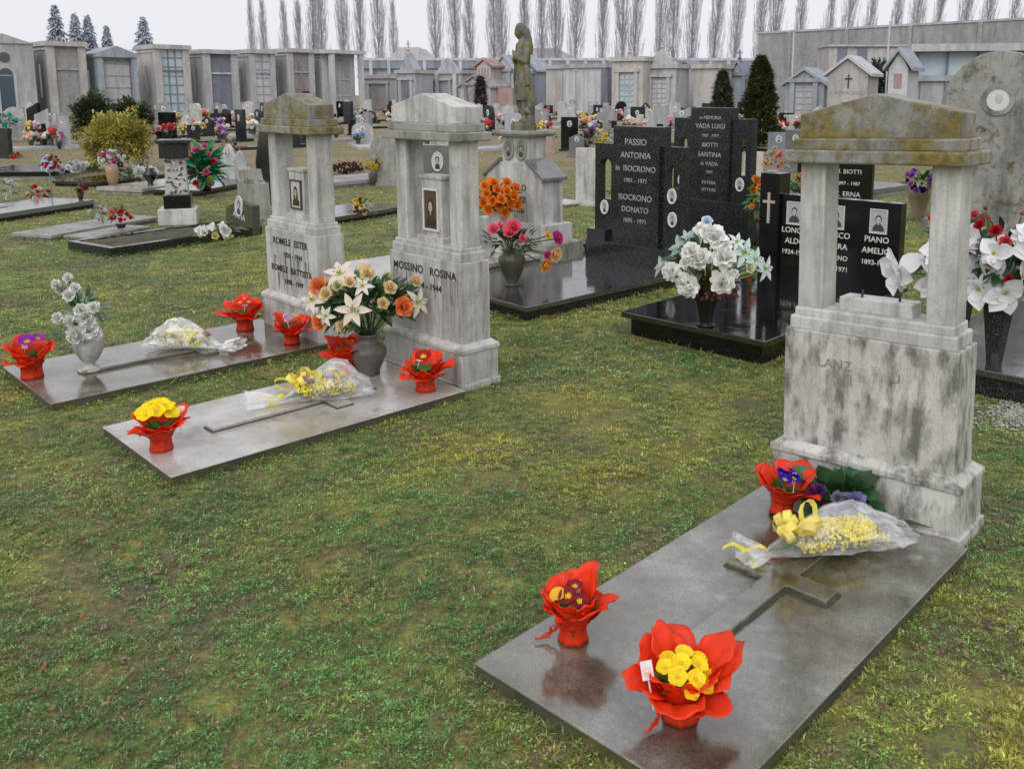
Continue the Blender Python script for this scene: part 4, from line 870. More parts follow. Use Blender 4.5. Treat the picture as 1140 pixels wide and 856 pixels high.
RD, WT, PKC, YL, PU, ORC = (.60, .03, .035), (.78, .78, .76), (.75, .12, .25), (.85, .6, .04), (.35, .06, .35), (.88, .3, .03)
t = slab_px('pale polished slab with engraved letters at the left edge', (-12, 250), (108, 231), .95, .12, 'grey_gr', 'granite')
text('MARIA', .22, t, (-.5, .55, .1225), flat=True, col=(.12, .12, .12)).rotation_euler = (0, 0, R(90))
slab_px('cracked pale concrete slab, farther piece of the broken pair at left', (57, 269), (178, 247), .62, .07, 'concrete')
slab_px('short cracked concrete slab lying nearer beside the earth-filled kerb', (103, 269), (168, 256), .42, .05, 'concrete')
slab_px('dark-kerbed grave filled with bare soil, in front of the leaning headstone', (124, 287), (292, 261), .85, .10, 'granite', soil=True)
stele('leaning olive-grey headstone with an oval photo, at the end of the soil-filled grave', 266, 259, 37, 33, 'edge', 'slant', R(-45), R(9), oval_=True, txt=('ANNA',), base=False)
stele('dark grey stepped headstone standing behind the leaning one', 281, 246, 56, 27, 'greymoss', 'shoulder', R(-40), R(-3), txt=('NINO',))
stele('tall dark stele leaning beside the ESTER headstone', 296, 226, 82, 20, 'granite_v', 'slant', R(-50), R(-5))
bunch('wrapped white and yellow bouquet lying on the soil of the kerbed grave', 243, 264, 50, 17, (WT, WT, (.75, .7, .3)), 9, .1, kinds=('star', 'rose'), leaves=14)
bunch('bunch of red and pink carnations on the broken concrete slab', 135, 254, 27, 26, (RD, (.75, .1, .12)), 14, .07, pot=.2, potcol=(.08, .02, .02), pot_label='low dark red pot on the broken concrete slab')
bunch('faded white flowers beside the red carnations', 110, 250, 20, 30, (WT, (.6, .62, .6)), 9, .05)
bunch('potted plant with a single dark pink bud at the end of the lettered slab', 90, 222, 16, 20, ((.3, .05, .08),), 3, .12, green=(.05, .07, .03), pot=.4, potcol=(.04, .05, .03), pot_label='low dark green pot at the end of the lettered slab')
bunch('red and white flower bunch behind the lettered slab', 43, 224, 28, 22, (RD, (.75, .3, .35), WT), 12)
bunch('white flower bunch at the left edge behind the lettered slab', 11, 223, 22, 26, (WT, (.7, .72, .65)), 10, green=(.09, .13, .08))
# pedestal with a ceramic relief and a dark cap
p = at(200, 249); k = p.y / F
t = thing('relief_pillar', 'pillar with a white ceramic relief between dark granite blocks, on a pale base', 'pillar', p, -math.atan2(p.x, p.y) - R(6)); foot(t, -.3, .3, -.3, .3)
m = MB(); m.box(-20 * k, 20 * k, -.2, .25, 0, 18 * k); m.build('base', 'marble', t, bevel=.01)
m = MB(); m.box(-14 * k, 14 * k, -.12, .18, 18 * k - .002, 33 * k); m.build('lower_block', 'black', t, bevel=.006)
m = MB((.6, .6, .58)); m.box(-12 * k, 12 * k, -.08, .08, 33 * k - .002, 74 * k, top=(.02, .01))
m.build('relief', 'white_mb', t, bevel=.01)
rr = random.Random(2); m = MB()
for i in range(46): m.petal((rr.uniform(-9, 9) * k, -.084, rr.uniform(36, 71) * k), (rr.uniform(-1, 1), -.1, rr.uniform(-1, 1)), (0, -1, 0), .05, .02, .1, .2, 'leaf', rr.choice(((.03, .04, .03), (.6, .6, .6), (.05, .06, .05))))
m.build('relief_leaf', 'leaf', t)
m = MB(); m.box(-15 * k, 15 * k, -.14, .2, 74 * k - .002, 90 * k); m.box(-17 * k, 17 * k, -.17, .23, 90 * k - .003, 94 * k); m.build('cap_block', 'granite', t, bevel=.008)
slab_px('black slab left of the relief pillar, with a tan vase on it', (108, 209), (200, 197), 1.0, .1, 'black_top', 'black')
slab_px('pale stone slab just behind the relief pillar', (158, 218), (262, 203), .95, .12, 'slab2', 'concrete')
slab_px('black slab right of the relief pillar', (222, 219), (290, 206), .9, .1, 'black_top', 'granite')
slab_px('dark slab with white marble chips, nearer the yellow bush', (62, 200), (112, 189), 1.6, .16, 'black', 'concrete')
rr = random.Random(8)
bunch('heap of white flowers and chips on the dark slab nearer the yellow bush', 78, 190, 52, 10, (WT, (.6, .6, .62)), 16, .16, leaves=4)
vase('tan_vase', 'tan stone vase on the black slab left of the relief pillar', top_of(126, 207, .1), [(.06, 0), (.09, .1), (.11, .25), (.1, .34), (.08, .36)], attr_pot((.30, .2, .11)), 16)
bunch('magenta and white petunias in the tan vase', 124, 186, 31, 21, ((.6, .04, .35), WT, (.65, .1, .4), WT), 22, .42, leaves=30, kinds=('rose',))
vase('black_urn', 'small black urn on the slab left of the relief pillar', top_of(168, 208, .1), [(.09, 0), (.05, .03), (.04, .07), (.11, .16), (.12, .24), (.07, .27), (.08, .32)], 'black', 14)
bunch('feathery grey-green plant behind the black urn', 152, 205, 38, 26, (WT,), 3, green=(.12, .17, .12), leaves=70, lsize=9)
vase('black_vase', 'black vase under the big green bunch', top_of(229, 214, .1), [(.09, 0), (.1, .25), (.12, .3)], 'black', 12)
bunch('big bunch of broad green leaves with bright flowers, right of the relief pillar', 228, 212, 40, 56, ((.75, .15, .35), YL, RD, (.7, .2, .4)), 9, .12, green=(.02, .2, .08), leaves=170, lsize=15, seed=4)
stele('small pointed pale headstone with an oval niche, right of the big green bunch', 254, 204, 42, 15, 'marble', 'point', R(-30), oval_=True)
p = at(58, 221)
t = thing('flower_stand', 'thin stand with a pale blue ribbon behind the lettered slab', 'flower stand', p); m = MB((.2, .2, .2)); m.tube([(0, 0, 0), (0, 0, .72)], .012, 6); m.build('post', 'plain', t)
m = MB((.35, .45, .65)); [m.petal((0, -.02, .72), (x, -.2, -1), (0, -1, 0), .28, .12, .1, .2, 'leaf', (.4, .5, .7)) for x in (-.3, 0, .3)]; m.build('ribbon', 'petal', t, True)
bunch('round bunch of dark red roses on the thin stand with the blue ribbon', 57, 189, 23, 17, (RD, (.4, .03, .04)), 14, .62, leaves=20)
# between the twin headstones
slab_px('brown granite kerb slab in front of the grey arched headstone', (352, 213), (450, 203), 1.1, .12, 'far_brown', 'concrete')
stele('grey arched headstone with engraved tulips, seen between the ROSINA and ESTER headstones', 427, 207, 54, 28, 'concrete', 'arch', R(-20))
bunch('red and yellow tulips in front of the grey arched headstone', 425, 190, 6, 20, (RD, YL), 3, .3, leaves=6, kinds=('bud',))
bunch('yellow and pink flowers in a dark pot, left of the grey arched headstone', 415, 207, 20, 34, (YL, (.5, .3, .2)), 9, pot=.4, potcol=(.09, .09, .085), pot_label='dark grey tapered pot left of the grey arched headstone')
bunch('low clump of brown-red heather between the ROSINA and ESTER headstones', 388, 193, 40, 14, ((.16, .08, .07), (.2, .1, .08)), 60, kinds=('mum',), green=(.10, .06, .04), leaves=60, name='heather_clump', cat='plant', lsize=5)
slab_px('black slab with a yellow flower bunch, between the ROSINA and ESTER headstones', (376, 250), (452, 237), .9, .1, 'granite_top', 'granite')
bunch('yellow and brown flower bunch on the black slab between the twin headstones', 403, 240, 28, 22, (YL, (.8, .7, .3), (.35, .15, .05)), 12, .1)
stele('grey granite headstone of a stepped grave, seen between the columns of the ROSINA one', 489, 252, 88, 44, 'grey_gr', 'flat', R(-35), txt=('SCIPIONI', 'ADA', '1890 - 1964'), oval_=True)
bunch('small yellow bunch hanging on the grey granite headstone', 482, 205, 6, 36, (YL,), 4, .3, leaves=12)
stele('black headstone shaped like a cross with white flowers beside it, in the open grass', 393, 151, 17, 10, 'black', 'shoulder')
# right of the statue
stele('pale worn headstone with a carved relief, between the statue and the PASSIO headstone', 654, 229, 62, 27, 'marble', 'flat', R(-25), dep=.12)
slab_px('white broken slab at the foot of the pale worn headstone', (630, 231), (655, 228), .5, .05, 'white_mb')
bunch('yellow blossoms seen through the arched opening of the PASSIO headstone', 683, 222, 12, 26, (YL, (.7, .7, .2)), 9, leaves=26, lsize=6)
stele('black upright headstone right of the statue', 634, 168, 36, 19, 'black', 'flat', dep=.15, oval_=True)
stele('red-brown granite headstone close to the statue pedestal', 609, 171, 26, 13, 'far_red', 'flat')
stele('small grey gabled headstone in front of the black upright one', 642, 175, 24, 17, 'grey_gr', 'gable', oval_=True)
bunch('dark brown dry bush beside the small grey gabled headstone', 654, 168, 22, 26, ((.12, .08, .07),), 10, green=(.07, .045, .035), leaves=90, kinds=('mum',), name='dry_bush', cat='bush', lsize=5)
bunch('light blue artificial flowers behind the red-brown headstone', 616, 156, 10, 12, ((.25, .5, .7),), 6)
bunch('yellow and green flowers left above the PASSIO headstone', 672, 160, 24, 16, (YL, (.3, .5, .1), WT), 9)
bunch('orange chrysanthemums left behind the pillar of the LONGHI headstone', 850, 286, 42, 106, (ORC, (.9, .4, .05)), 12, pot=.35, kinds=('mum',), green=(.04, .13, .05), leaves=80, lsize=14)
bunch('orange chrysanthemums right behind the LONGHI headstone', 893, 284, 36, 102, (ORC, (.9, .4, .05)), 14, pot=.35, kinds=('mum',), green=(.04, .13, .05), leaves=70, lsize=12, seed=2)
bunch('pink and peach flowers in a white vase behind the orange chrysanthemums', 861, 205, 30, 44, ((.8, .25, .3), (.85, .5, .25), (.8, .7, .3)), 12, pot=.34, potmat='white_mb', pot_label='white vase behind the orange chrysanthemums', green=(.2, .25, .08))
bunch('red carnations seen through the opening of the VADA headstone', 822, 196, 15, 46, (RD, (.75, .1, .15)), 5, pot=.5, potmat='white_mb', pot_label='white vase seen through the opening of the VADA headstone')
stele('black headstone with white letters seen through the frame of the nearest headstone', 943, 226, 44, 50, 'black', 'flat', R(-38), txt=('M. BIOTTI', '1897 - 1987', 'V. ERNA', '1901 - 1981'))
slab_px('dark grey slab behind the frame of the nearest headstone', (962, 222), (1016, 214), 1.1, .14, 'grey_gr', 'concrete')
u = at(1022, 243)
vase('tan_vase', 'tall tan vase right of the LONGHI headstone', u, [(.09, 0), (.10, .02), (.09, .06), (.14, .3), (.15, .42), (.13, .44)], attr_pot((.24, .19, .12)), 18)
bunch('green bunch with purple pansies in the tall tan vase', 1024, 214, 38, 28, ((.3, .12, .5), (.5, .2, .4), (.05, .03, .12)), 9, .40, leaves=60, lsize=8)
stele('grey headstone with a white oval, left of the black box tomb near the cypress', 866, 185, 36, 24, 'far_dark', 'flat', oval_=True)
stele('dark grey headstone with an oval photo, right beside the wide cypress', 884, 192, 46, 22, 'grey_gr', 'flat', txt=('RINO',), oval_=True)
stele('black box tomb left of the nearest headstone top', 900, 214, 54, 26, 'black', 'flat', dep=.5)
stele('round-shouldered dark headstone with a pink flower, behind the black box tomb', 905, 172, 40, 16, 'granite_v', 'arch')
bunch('pink flower leaning on the round-shouldered dark headstone', 898, 172, 12, 20, ((.8, .4, .35),), 4)
stele('white headstone with a cross, behind the opening of the VADA headstone', 838, 196, 26, 22, 'white_mb', 'flat', oval_=True)
stele('white arched headstone near the left edge, in the far rows', 18, 157, 36, 20, 'white_mb', 'arch')
stele('dark cross-shaped headstone on a low plinth, left of the yellow bush', 49, 163, 24, 10, 'black', 'cross', R(-10))
bunch('turquoise flower bunch at the left edge before the first mausoleum', 8, 158, 26, 34, ((.08, .55, .55), (.12, .6, .6)), 10, pot=.4, pot_label='dark pot under the turquoise flowers at the left edge')
bunch('pink flowers in a dark pot between the dark cross and the yellow bush', 66, 166, 14, 22, ((.7, .12, .35), WT), 8, pot=.4, pot_label='dark pot between the dark cross and the yellow bush')
stele('dark headstone at the left edge, nearer than the white arched one', 2, 176, 32, 16, 'granite_v', 'flat', R(-30))
bunch('red flowers low on the dry grass near the left edge', 17, 177, 14, 8, ((.6, .1, .07),), 6)
bunch('yellow mimosa-like flowers behind the big green bunch', 214, 172, 18, 18, (YL, (.8, .6, .1)), 10, pot=.4, pot_label='dark pot under the yellow flowers behind the big green bunch')
bunch('orange flower bunch in the rows before the mausoleum with the black door', 219, 147, 14, 14, (ORC,), 9)
stele('dark grey headstone with a white oval, behind the relief pillar', 216, 157, 17, 13, 'granite_v', 'flat', oval_=True)
stele('pale pointed headstone with an oval, right behind the small pointed one', 268, 190, 22, 14, 'far_grey', 'point', oval_=True)
bunch('dark pot of dry brown flowers before the ESTER headstone', 258, 176, 22, 26, ((.25, .16, .14), (.5, .3, .35)), 10, green=(.07, .09, .05))
# ------------------------------------------------------------------ far rows of graves
LMK = [(-60, 60, 'near the first mausoleum from the left'), (60, 115, 'left of the yellow bush'), (115, 165, 'behind the yellow bush'), (165, 215, 'before the tall glazed mausoleum'), (215, 268, 'before the mausoleum with the black door'),
       (268, 312, 'left of the ESTER headstone top'), (312, 372, 'behind the ESTER headstone'), (372, 412, 'before the pillared mausoleum'), (412, 442, 'left of the ROSINA headstone'), (442, 530, 'behind the ROSINA headstone'), (530, 575, 'left of the statue'),
       (575, 612, 'behind the statue'), (612, 650, 'right of the statue'), (650, 700, 'before the plain white mausoleum'), (700, 752, 'before the two carved mausoleums'), (752, 800, 'behind the VADA headstone'), (800, 870, 'by the wide cypress'),
       (870, 925, 'before the gabled grey mausoleum'), (925, 985, 'before the chapel with the black cross'), (985, 1050, 'before the orange and white chapel'), (1050, 1200, 'behind the round tombstone')]
SEEN = {}
def where(px, py, stem_):
    l = [n for a, b, n in LMK if a <= px < b]; row = 'farthest rows' if py < 126 else 'middle rows' if py < 138 else 'nearer rows'
    return '%s, %s, %s' % (stem_, row, l[0] if l else 'far right')
far_list = []
def far_mesh(kind, mat, r):
    m = MB(); w_, h_ = 1.0, 1.0
    if kind == 'arched': m.prism([(-.5, 0), (.5, 0), (.5, .7)] + [(.5 * math.cos(a), .7 + .3 * math.sin(a)) for a in [math.pi * i / 8 for i in range(1, 8)]] + [(-.5, .7)], 0, .22)
    elif kind == 'square': m.box(-.5, .5, 0, .22, 0, 1)
    elif kind == 'gabled': m.prism([(-.5, 0), (.5, 0), (.5, .78), (0, 1), (-.5, .78)], 0, .22)
    elif kind == 'slanted': m.prism([(-.5, 0), (.5, 0), (.5, 1), (-.5, .75)], 0, .22)
    elif kind == 'cross-shaped': m.prism([(-.16, 0), (.16, 0), (.16, .55), (.48, .55), (.48, .8), (.16, .8), (.16, 1), (-.16, 1), (-.16, .8), (-.48, .8), (-.48, .55), (-.16, .55)], 0, .2)
    return m.mesh('slab', M[mat])
def far_plinth(mat): m = MB(); m.box(-.62, .62, -.1, .34, -.02, .09); m.box(-.55, .55, -1.9, -.1, -.02, .07); return m.mesh('plinth', M[mat])
def far_oval():
    m = MB(); m.prism(oval(.13, .12, 0, .72, 10), -.02, -.002, (.7, .7, .7)); m.prism(oval(.08, .08, 0, .71, 8), -.03, -.0205, (.25, .25, .25)); return m.mesh('photo', M['plain'])
def far_flowers(col, seed):
    r = random.Random(seed); m = MB()
    for i in range(16):
        a = r.uniform(0, 6.28); q = r.uniform(0, .42); f = r.uniform(.75, 1.15); m.ball((q * math.cos(a), q * math.sin(a), .62 + r.uniform(-.22, .3)), r.uniform(.1, .17), tuple(min(1, x * f) for x in (col if r.random() < .75 else (.7, .7, .66))), 6, 4, .25)
    for i in range(16):
        a = r.uniform(0, 6.28); m.leaf((0, 0, .35), V(math.cos(a), math.sin(a), r.uniform(-.2, 1.1)), .55, .2, (.05, .11, .045))
    m.lathe([(.12, 0), (.2, .34), (.15, .36)], 8, col=(.14, .13, .12)); return m.mesh('flower_bunch', M['petal'])
MATW = {'far_conc': 'rough grey', 'far_white': 'white', 'far_grey': 'grey', 'black': 'black', 'granite_v': 'dark', 'far_pale': 'pale', 'far_brown': 'brown', 'white_mb': 'light marble'}
FM, PM = {}, {}
OV = far_oval()
FCOL = {'red': (.6, .05, .05), 'white': (.75, .75, .72), 'pink': (.75, .3, .4), 'yellow': (.8, .6, .08), 'orange': (.85, .33, .06), 'violet': (.4, .2, .5), 'blue': (.3, .45, .7), 'peach': (.8, .5, .38)}
FF = {c: far_flowers(v, i) for i, (c, v) in enumerate(FCOL.items())}
rf = random.Random(21)
KEEP = [(p[0], p[1]) for p in FOOT]
labs = []
def free(x, y, d=1.0): return all((x - a) ** 2 + (y - b) ** 2 > d * d for a, b in KEEP)
for D in (29, 33, 37.5, 42, 46.5, 51.5, 57, 63.5, 71):
    n = int(1140 * D / F / (1.75 if D > 40 else 2.2)); off = rf.uniform(0, 20)
    for i in range(n + 2):
        px = -20 + off + (1160) * i / n + rf.uniform(-9, 9) * 30 / D; y = D + rf.uniform(-1.0, 1.0); x = vx(px, y); py = HY + H * F / y * 1.0
        if px > 1135 or px < -10: continue
        if px < 150 and D < 60 and rf.random() < .75: continue
        if px < 290 and D > 66 - (300 - px) * .03: continue
        if px > 860 and D > 50: continue
        if px > 960 and D > 43: continue
        if D > 66 and not 290 < px < 700: continue
        if 75 < px < 175 and D < 45: continue
        if 335 < px < 445 and 33 < D < 46: continue
        if D < 40 and rf.random() < (.35 if px > 500 else .5): continue
        if 940 < px < 1040 and D < 33: continue
        if px > 1050: continue
        if not free(x, y, 1.3): continue
        KEEP.append((x, y)); kind = rf.choice(('arched', 'square', 'gabled', 'slanted', 'square', 'arched', 'cross-shaped')); mat = rf.choice(('far_grey', 'far_pale', 'far_grey', 'far_conc', 'black', 'granite_v', 'granite_v', 'far_pale', 'far_brown', 'white_mb'))
        h_ = rf.uniform(.6, 1.2); w_ = rf.uniform(.5, .85)
        lab = where(px, py, '%s %s headstone' % (MATW[mat], kind)); rz_ = rf.choice((R(-45), R(-45), R(-25), R(20)))
        t = thing('headstone', lab, 'headstone', (x, y, 0), rz_, 'headstones in the far rows'); labs.append((lab, px, t))
        if (kind, mat) not in FM: FM[(kind, mat)] = far_mesh(kind, mat, rf)
        if mat not in PM: PM[mat] = far_plinth(mat)
        link('slab', FM[(kind, mat)], t, (0, 0, .08), (0, 0, 0), (w_, w_, h_)); link('plinth', PM[mat], t, (0, 0, 0), (0, 0, 0), (w_ * 1.1, 1, 1.2))
        if kind != 'cross-shaped' and rf.random() < .6: link('photo', OV, t, (0, 0, .08), (0, 0, 0), (w_, w_, h_))
        for q in range(rf.choice((1, 1, 2, 2, 3, 3)) if len(labs) < 760 else 0):
            c = rf.choice(list(FCOL)); dx, dy = rf.uniform(-.5, .5), rf.uniform(-1.0, -.35); p2 = Vector((x + dx * math.cos(rz_) - dy * math.sin(rz_), y + dx * math.sin(rz_) + dy * math.cos(rz_), .1))
            s_ = rf.uniform(.35, .62); ppx = PX + F * p2.x / (p2.y * CT)
            o = link('flower_bunch', FF[c], None, p2, (0, 0, rf.uniform(0, 6)), s_); lab = where(ppx, py, '%s grave flowers' % c); tag(o, lab, 'bouquet', 'flower bunches in the far rows'); labs.append((lab, ppx, o))
by = {}
for lab, px, o in labs: by.setdefault(lab, []).append((px, o))
ORD = ['leftmost', 'second from left', 'third from left', 'fourth from left', 'fifth from left', 'sixth from left']
for lab, l in by.items():
    if len(l) > 1:
        for i, (px, o) in enumerate(sorted(l, key=lambda q: q[0])): o['label'] = (('left ', 'right ')[i] if len(l) == 2 else ('left ', 'middle ', 'right ')[i] if len(l) == 3 else (ORD[min(i, 5)] + ' ')) + lab

# ------------------------------------------------------------------ bushes and cypresses
def shrub(name, label, cat, px, py, wpx, hpx, col, n=2600, shape='ball', lsz=.05, seed=1, D=None, trunk=True, hz0=0):
    p = at(px, py) if D is None else Vector((vx(px, D), D, 0)); k = p.y / F; w_, h_ = wpx * k, (hpx * k); r = random.Random(seed); t = thing(name, label, cat, p)
    if trunk: m = MB((.07, .055, .045)); m.tube([(0, 0, -.05), (0, 0, h_ * .5)], [w_ * .06, w_ * .02], 7); m.build('trunk', 'plain', t)
    m = MB()
    for i in range(n):
        a = r.uniform(0, 6.283)
        if shape == 'ball':
            el = math.asin(r.uniform(-.75, 1)); d = V(math.cos(a) * math.cos(el), math.sin(a) * math.cos(el), math.sin(el)); q = r.random() ** .3; lump = 1 + .42 * noise.noise(d * 2.6 + V(seed, 0, 0)) + .25 * noise.noise(d * 6)
            c = V(d.x * w_ / 2, d.y * w_ / 2, 0) * q * lump + V(0, 0, h_ * .52 + d.z * h_ * .47 * q * lump)
        else:
            z = r.random() ** .85; rad = w_ / 2 * min(1, (1 - z) ** (.62) * 1.1) * min(1, .75 + z * 1.5); q = r.random() ** .35; lump = 1 + .38 * noise.noise(V(math.cos(a) * 1.6, math.sin(a) * 1.6, z * 6 + seed)) + .15 * noise.noise(V(math.cos(a) * 4, math.sin(a) * 4, z * 16)); d = V(math.cos(a), math.sin(a), .5)
            c = V(math.cos(a) * rad * q * lump, math.sin(a) * rad * q * lump, z * h_)
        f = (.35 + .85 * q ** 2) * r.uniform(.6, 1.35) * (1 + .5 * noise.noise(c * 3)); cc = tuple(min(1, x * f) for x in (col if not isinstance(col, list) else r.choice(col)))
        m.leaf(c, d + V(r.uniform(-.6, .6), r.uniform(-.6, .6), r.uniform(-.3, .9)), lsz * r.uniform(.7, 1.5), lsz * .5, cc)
    m.build('foliage', 'leaf', t); return t
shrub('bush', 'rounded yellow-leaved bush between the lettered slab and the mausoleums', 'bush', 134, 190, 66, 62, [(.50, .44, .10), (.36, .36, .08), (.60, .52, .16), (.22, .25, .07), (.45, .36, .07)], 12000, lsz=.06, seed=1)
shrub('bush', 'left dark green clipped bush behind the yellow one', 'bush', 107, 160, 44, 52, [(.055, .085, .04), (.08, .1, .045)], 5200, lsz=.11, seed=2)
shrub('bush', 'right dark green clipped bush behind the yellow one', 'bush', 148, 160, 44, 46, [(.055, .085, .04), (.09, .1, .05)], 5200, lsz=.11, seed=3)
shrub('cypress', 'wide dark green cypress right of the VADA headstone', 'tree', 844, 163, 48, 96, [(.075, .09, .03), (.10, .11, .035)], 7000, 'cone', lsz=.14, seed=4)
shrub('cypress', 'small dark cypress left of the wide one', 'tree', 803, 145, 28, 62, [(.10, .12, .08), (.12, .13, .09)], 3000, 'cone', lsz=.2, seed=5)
shrub('bush', 'low brown shrub before the pillared mausoleum', 'bush', 535, 126, 14, 40, [(.13, .10, .12)], 700, 'cone', lsz=.35, seed=6, D=72)
shrub('bush', 'dark ivy mass behind the chapel with the black cross', 'bush', 978, 118, 28, 60, [(.06, .09, .06), (.08, .1, .08)], 1500, 'ball', lsz=.35, seed=7, D=64)
shrub('bush', 'purple-brown bush before the ruined tomb', 'bush', 340, 120, 14, 22, [(.14, .12, .15)], 700, 'cone', lsz=.3, seed=8, D=78)
shrub('bush', 'brown leafless bush before the second mausoleum', 'bush', 99, 125, 14, 26, [(.16, .13, .15)], 600, 'ball', lsz=.3, seed=9, D=72)

# ------------------------------------------------------------------ mausoleums
a44 = R(44); Uv = Vector((math.sin(a44), math.cos(a44), 0)); P0 = at(0, 131)
def along(px, z=0):
    lo, hi = -30, 60
    for _ in range(40):
        md = (lo + hi) / 2; q = P0 + Uv * md
        if PX + F * q.x / (q.y * CT + H * ST) < px: lo = md
        else: hi = md
    return lo
def mkcrypt(label, origin, rz, w_, d_, h_, body, style, trim='far_pale', dark='far_dark', name='mausoleum', group=None):
    t = thing(name, label, 'mausoleum', origin, rz); b = MB(); b.box(0, w_, .25, d_, 0, h_ - .3); b.build('wall', body, t)
    b = MB(); b.box(-.08, w_ + .08, -.35, d_ + .08, -.05, .28); b.box(.4, w_ - .4, -.7, -.34, -.05, .14); b.build('step', 'far_conc', t)
    b = MB((.12, .13, .15)); b.box(-.03, .01, d_ * .45, d_ * .45 + .35, h_ * .25, h_ * .7); b.build('side_window', 'shiny', t)
    b = MB(); b.box(-.06, w_ + .06, .2, d_ + .06, h_ - .62, h_ - .5); b.build('string_course', trim, t)
    if style == 'portal_gable':     # round window, arched door, low gable
        m = MB(); m.box(-.05, w_ + .05, .02, .25, 0, h_ - .3); m.build('facade', body, t)
        m = MB(); m.prism([(-.15, h_ - .32), (w_ + .15, h_ - .32), (w_ / 2, h_ + .35)], -.1, d_); m.build('roof', trim, t)
        m = MB((.06, .08, .1)); m.prism(oval(.36, .36, w_ / 2, h_ - 1.3, 20), -.02, .015); m.build('round_window', 'shiny', t)
        m = MB((.05, .08, .11)); m.box(w_ / 2 - .45, w_ / 2 + .45, -.02, .015, .3, 2.9); m.prism([(w_ / 2 + .45 * math.cos(a), 3.0 + .45 * math.sin(a)) for a in [math.pi * i / 10 for i in range(11)]], -.02, .015); m.build('door', 'shiny', t)
        m = MB(); m.box(w_ / 2 - .65, w_ / 2 - .47, -.06, .018, 0, 3.0); m.box(w_ / 2 + .47, w_ / 2 + .65, -.06, .018, 0, 3.0); m.build('door_frame', 'far_white', t)
    elif style in ('pilaster', 'glazed', 'black_door', 'white_panel', 'relief'):
        pw = w_ * .2
        for x0 in (0, w_ - pw): m = MB(); m.box(x0, x0 + pw, -.05, .27, 0, h_ - .3); m.build('pilaster', trim if style != 'black_door' else body, t)
        m = MB(); m.box(-.12, w_ + .12, -.25, d_ + .1, h_ - .34, h_); m.build('roof', trim, t)
        inner = {'pilaster': 'far_conc', 'glazed': 'far_glass', 'black_door': 'far_dark', 'white_panel': 'far_white', 'relief': 'far_brown'}[style]
        m = MB(); m.box(pw, w_ - pw, .14, .26, .2, h_ - .34); m.build('panel' if style != 'glazed' else 'window', inner, t)
        m = MB(); zb = h_ * .62
        m.box(pw, w_ - pw, .02, .16, zb, zb + .14)
        if style in ('glazed', 'white_panel'):
            for k in range(1, 3 if style == 'glazed' else 2): x = pw + (w_ - 2 * pw) * k / (3 if style == 'glazed' else 2); m.box(x - .035, x + .035, .08, .15, .2, h_ - .36)
            for k in range(1, 7): z = .2 + (h_ - .5) * k / 7; m.box(pw, w_ - pw, .09, .148, z - .03, z + .03)
        m.build('crossbar', 'far_white' if style in ('black_door',) else ('far_blue' if style != 'glazed' else 'far_dark'), t)
        if style == 'relief':
            m = MB((.24, .19, .19)); m.prism([(w_ / 2 - .75, 1.2), (w_ / 2 + .75, 1.2), (w_ / 2 + .2, 2.6), (w_ / 2 + .1, 4.2), (w_ / 2 - .1, 4.2), (w_ / 2 - .2, 2.6)], .06, .139); m.build('carved_figure', 'plain', t)
    elif style == 'stepped_gable':
        m = MB(); m.prism([(-.1, h_ - .5), (w_ + .1, h_ - .5), (w_ + .1, h_ - .25), (w_ / 2, h_ + .35), (-.1, h_ - .25)], -.35, d_ + .05); m.build('roof', 'far_blue', t)
        for x0 in (.02, w_ - .42): m = MB(); m.box(x0, x0 + .4, -.2, .27, 0, h_ - .5); m.build('pillar', 'far_blue', t)
        m = MB(); m.box(.5, w_ - .5, .1, .26, .2, h_ - .9); m.build('panel', 'far_pale', t)
        m = MB(); [m.box(.5, w_ - .5, .05, .12, z, z + .06) for z in (1.2, 2.1, 3.0, 3.9)]; m.build('crossbar', 'far_blue', t)
    elif style == 'portico':
        m = MB(); m.box(-.25, w_ + .25, -1.4, d_, h_ - .32, h_); m.build('roof', trim, t)
        for x0 in (0, w_ - .4): m = MB(); m.box(x0, x0 + .4, -1.3, -.9, 0, h_ - .32); m.build('column', trim, t)
        m = MB(); m.box(.6, w_ - .6, .12, .26, .2, h_ - .9); m.build('door', 'far_grey', t)
        m = MB(); [m.box(.6, w_ - .6, .06, .13, z, z + .08) for z in (1.4, 2.9)]; m.box(w_ / 2 - .04, w_ / 2 + .04, .05, .128, .2, h_ - .9); m.build('crossbar', 'far_white', t)
    return t
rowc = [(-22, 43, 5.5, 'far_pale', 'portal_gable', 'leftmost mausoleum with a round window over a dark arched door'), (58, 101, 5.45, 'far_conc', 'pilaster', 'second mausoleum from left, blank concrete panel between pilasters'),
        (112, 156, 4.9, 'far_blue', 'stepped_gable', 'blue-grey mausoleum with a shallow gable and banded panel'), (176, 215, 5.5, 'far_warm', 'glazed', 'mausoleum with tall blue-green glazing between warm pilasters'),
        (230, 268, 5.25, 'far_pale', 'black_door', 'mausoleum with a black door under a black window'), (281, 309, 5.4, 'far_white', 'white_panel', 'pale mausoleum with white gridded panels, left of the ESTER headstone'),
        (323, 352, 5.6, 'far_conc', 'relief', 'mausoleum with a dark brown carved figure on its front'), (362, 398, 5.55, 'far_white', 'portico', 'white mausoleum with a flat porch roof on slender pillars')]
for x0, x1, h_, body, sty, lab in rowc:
    t0, t1 = along(x0), along(x1); mkcrypt(lab, P0 + Uv * t0, math.pi / 2 - a44, t1 - t0, 3.4, h_, body, sty, trim='far_warm' if sty in ('glazed', 'pilaster') else 'far_white' if sty in ('portico',) else 'far_pale')

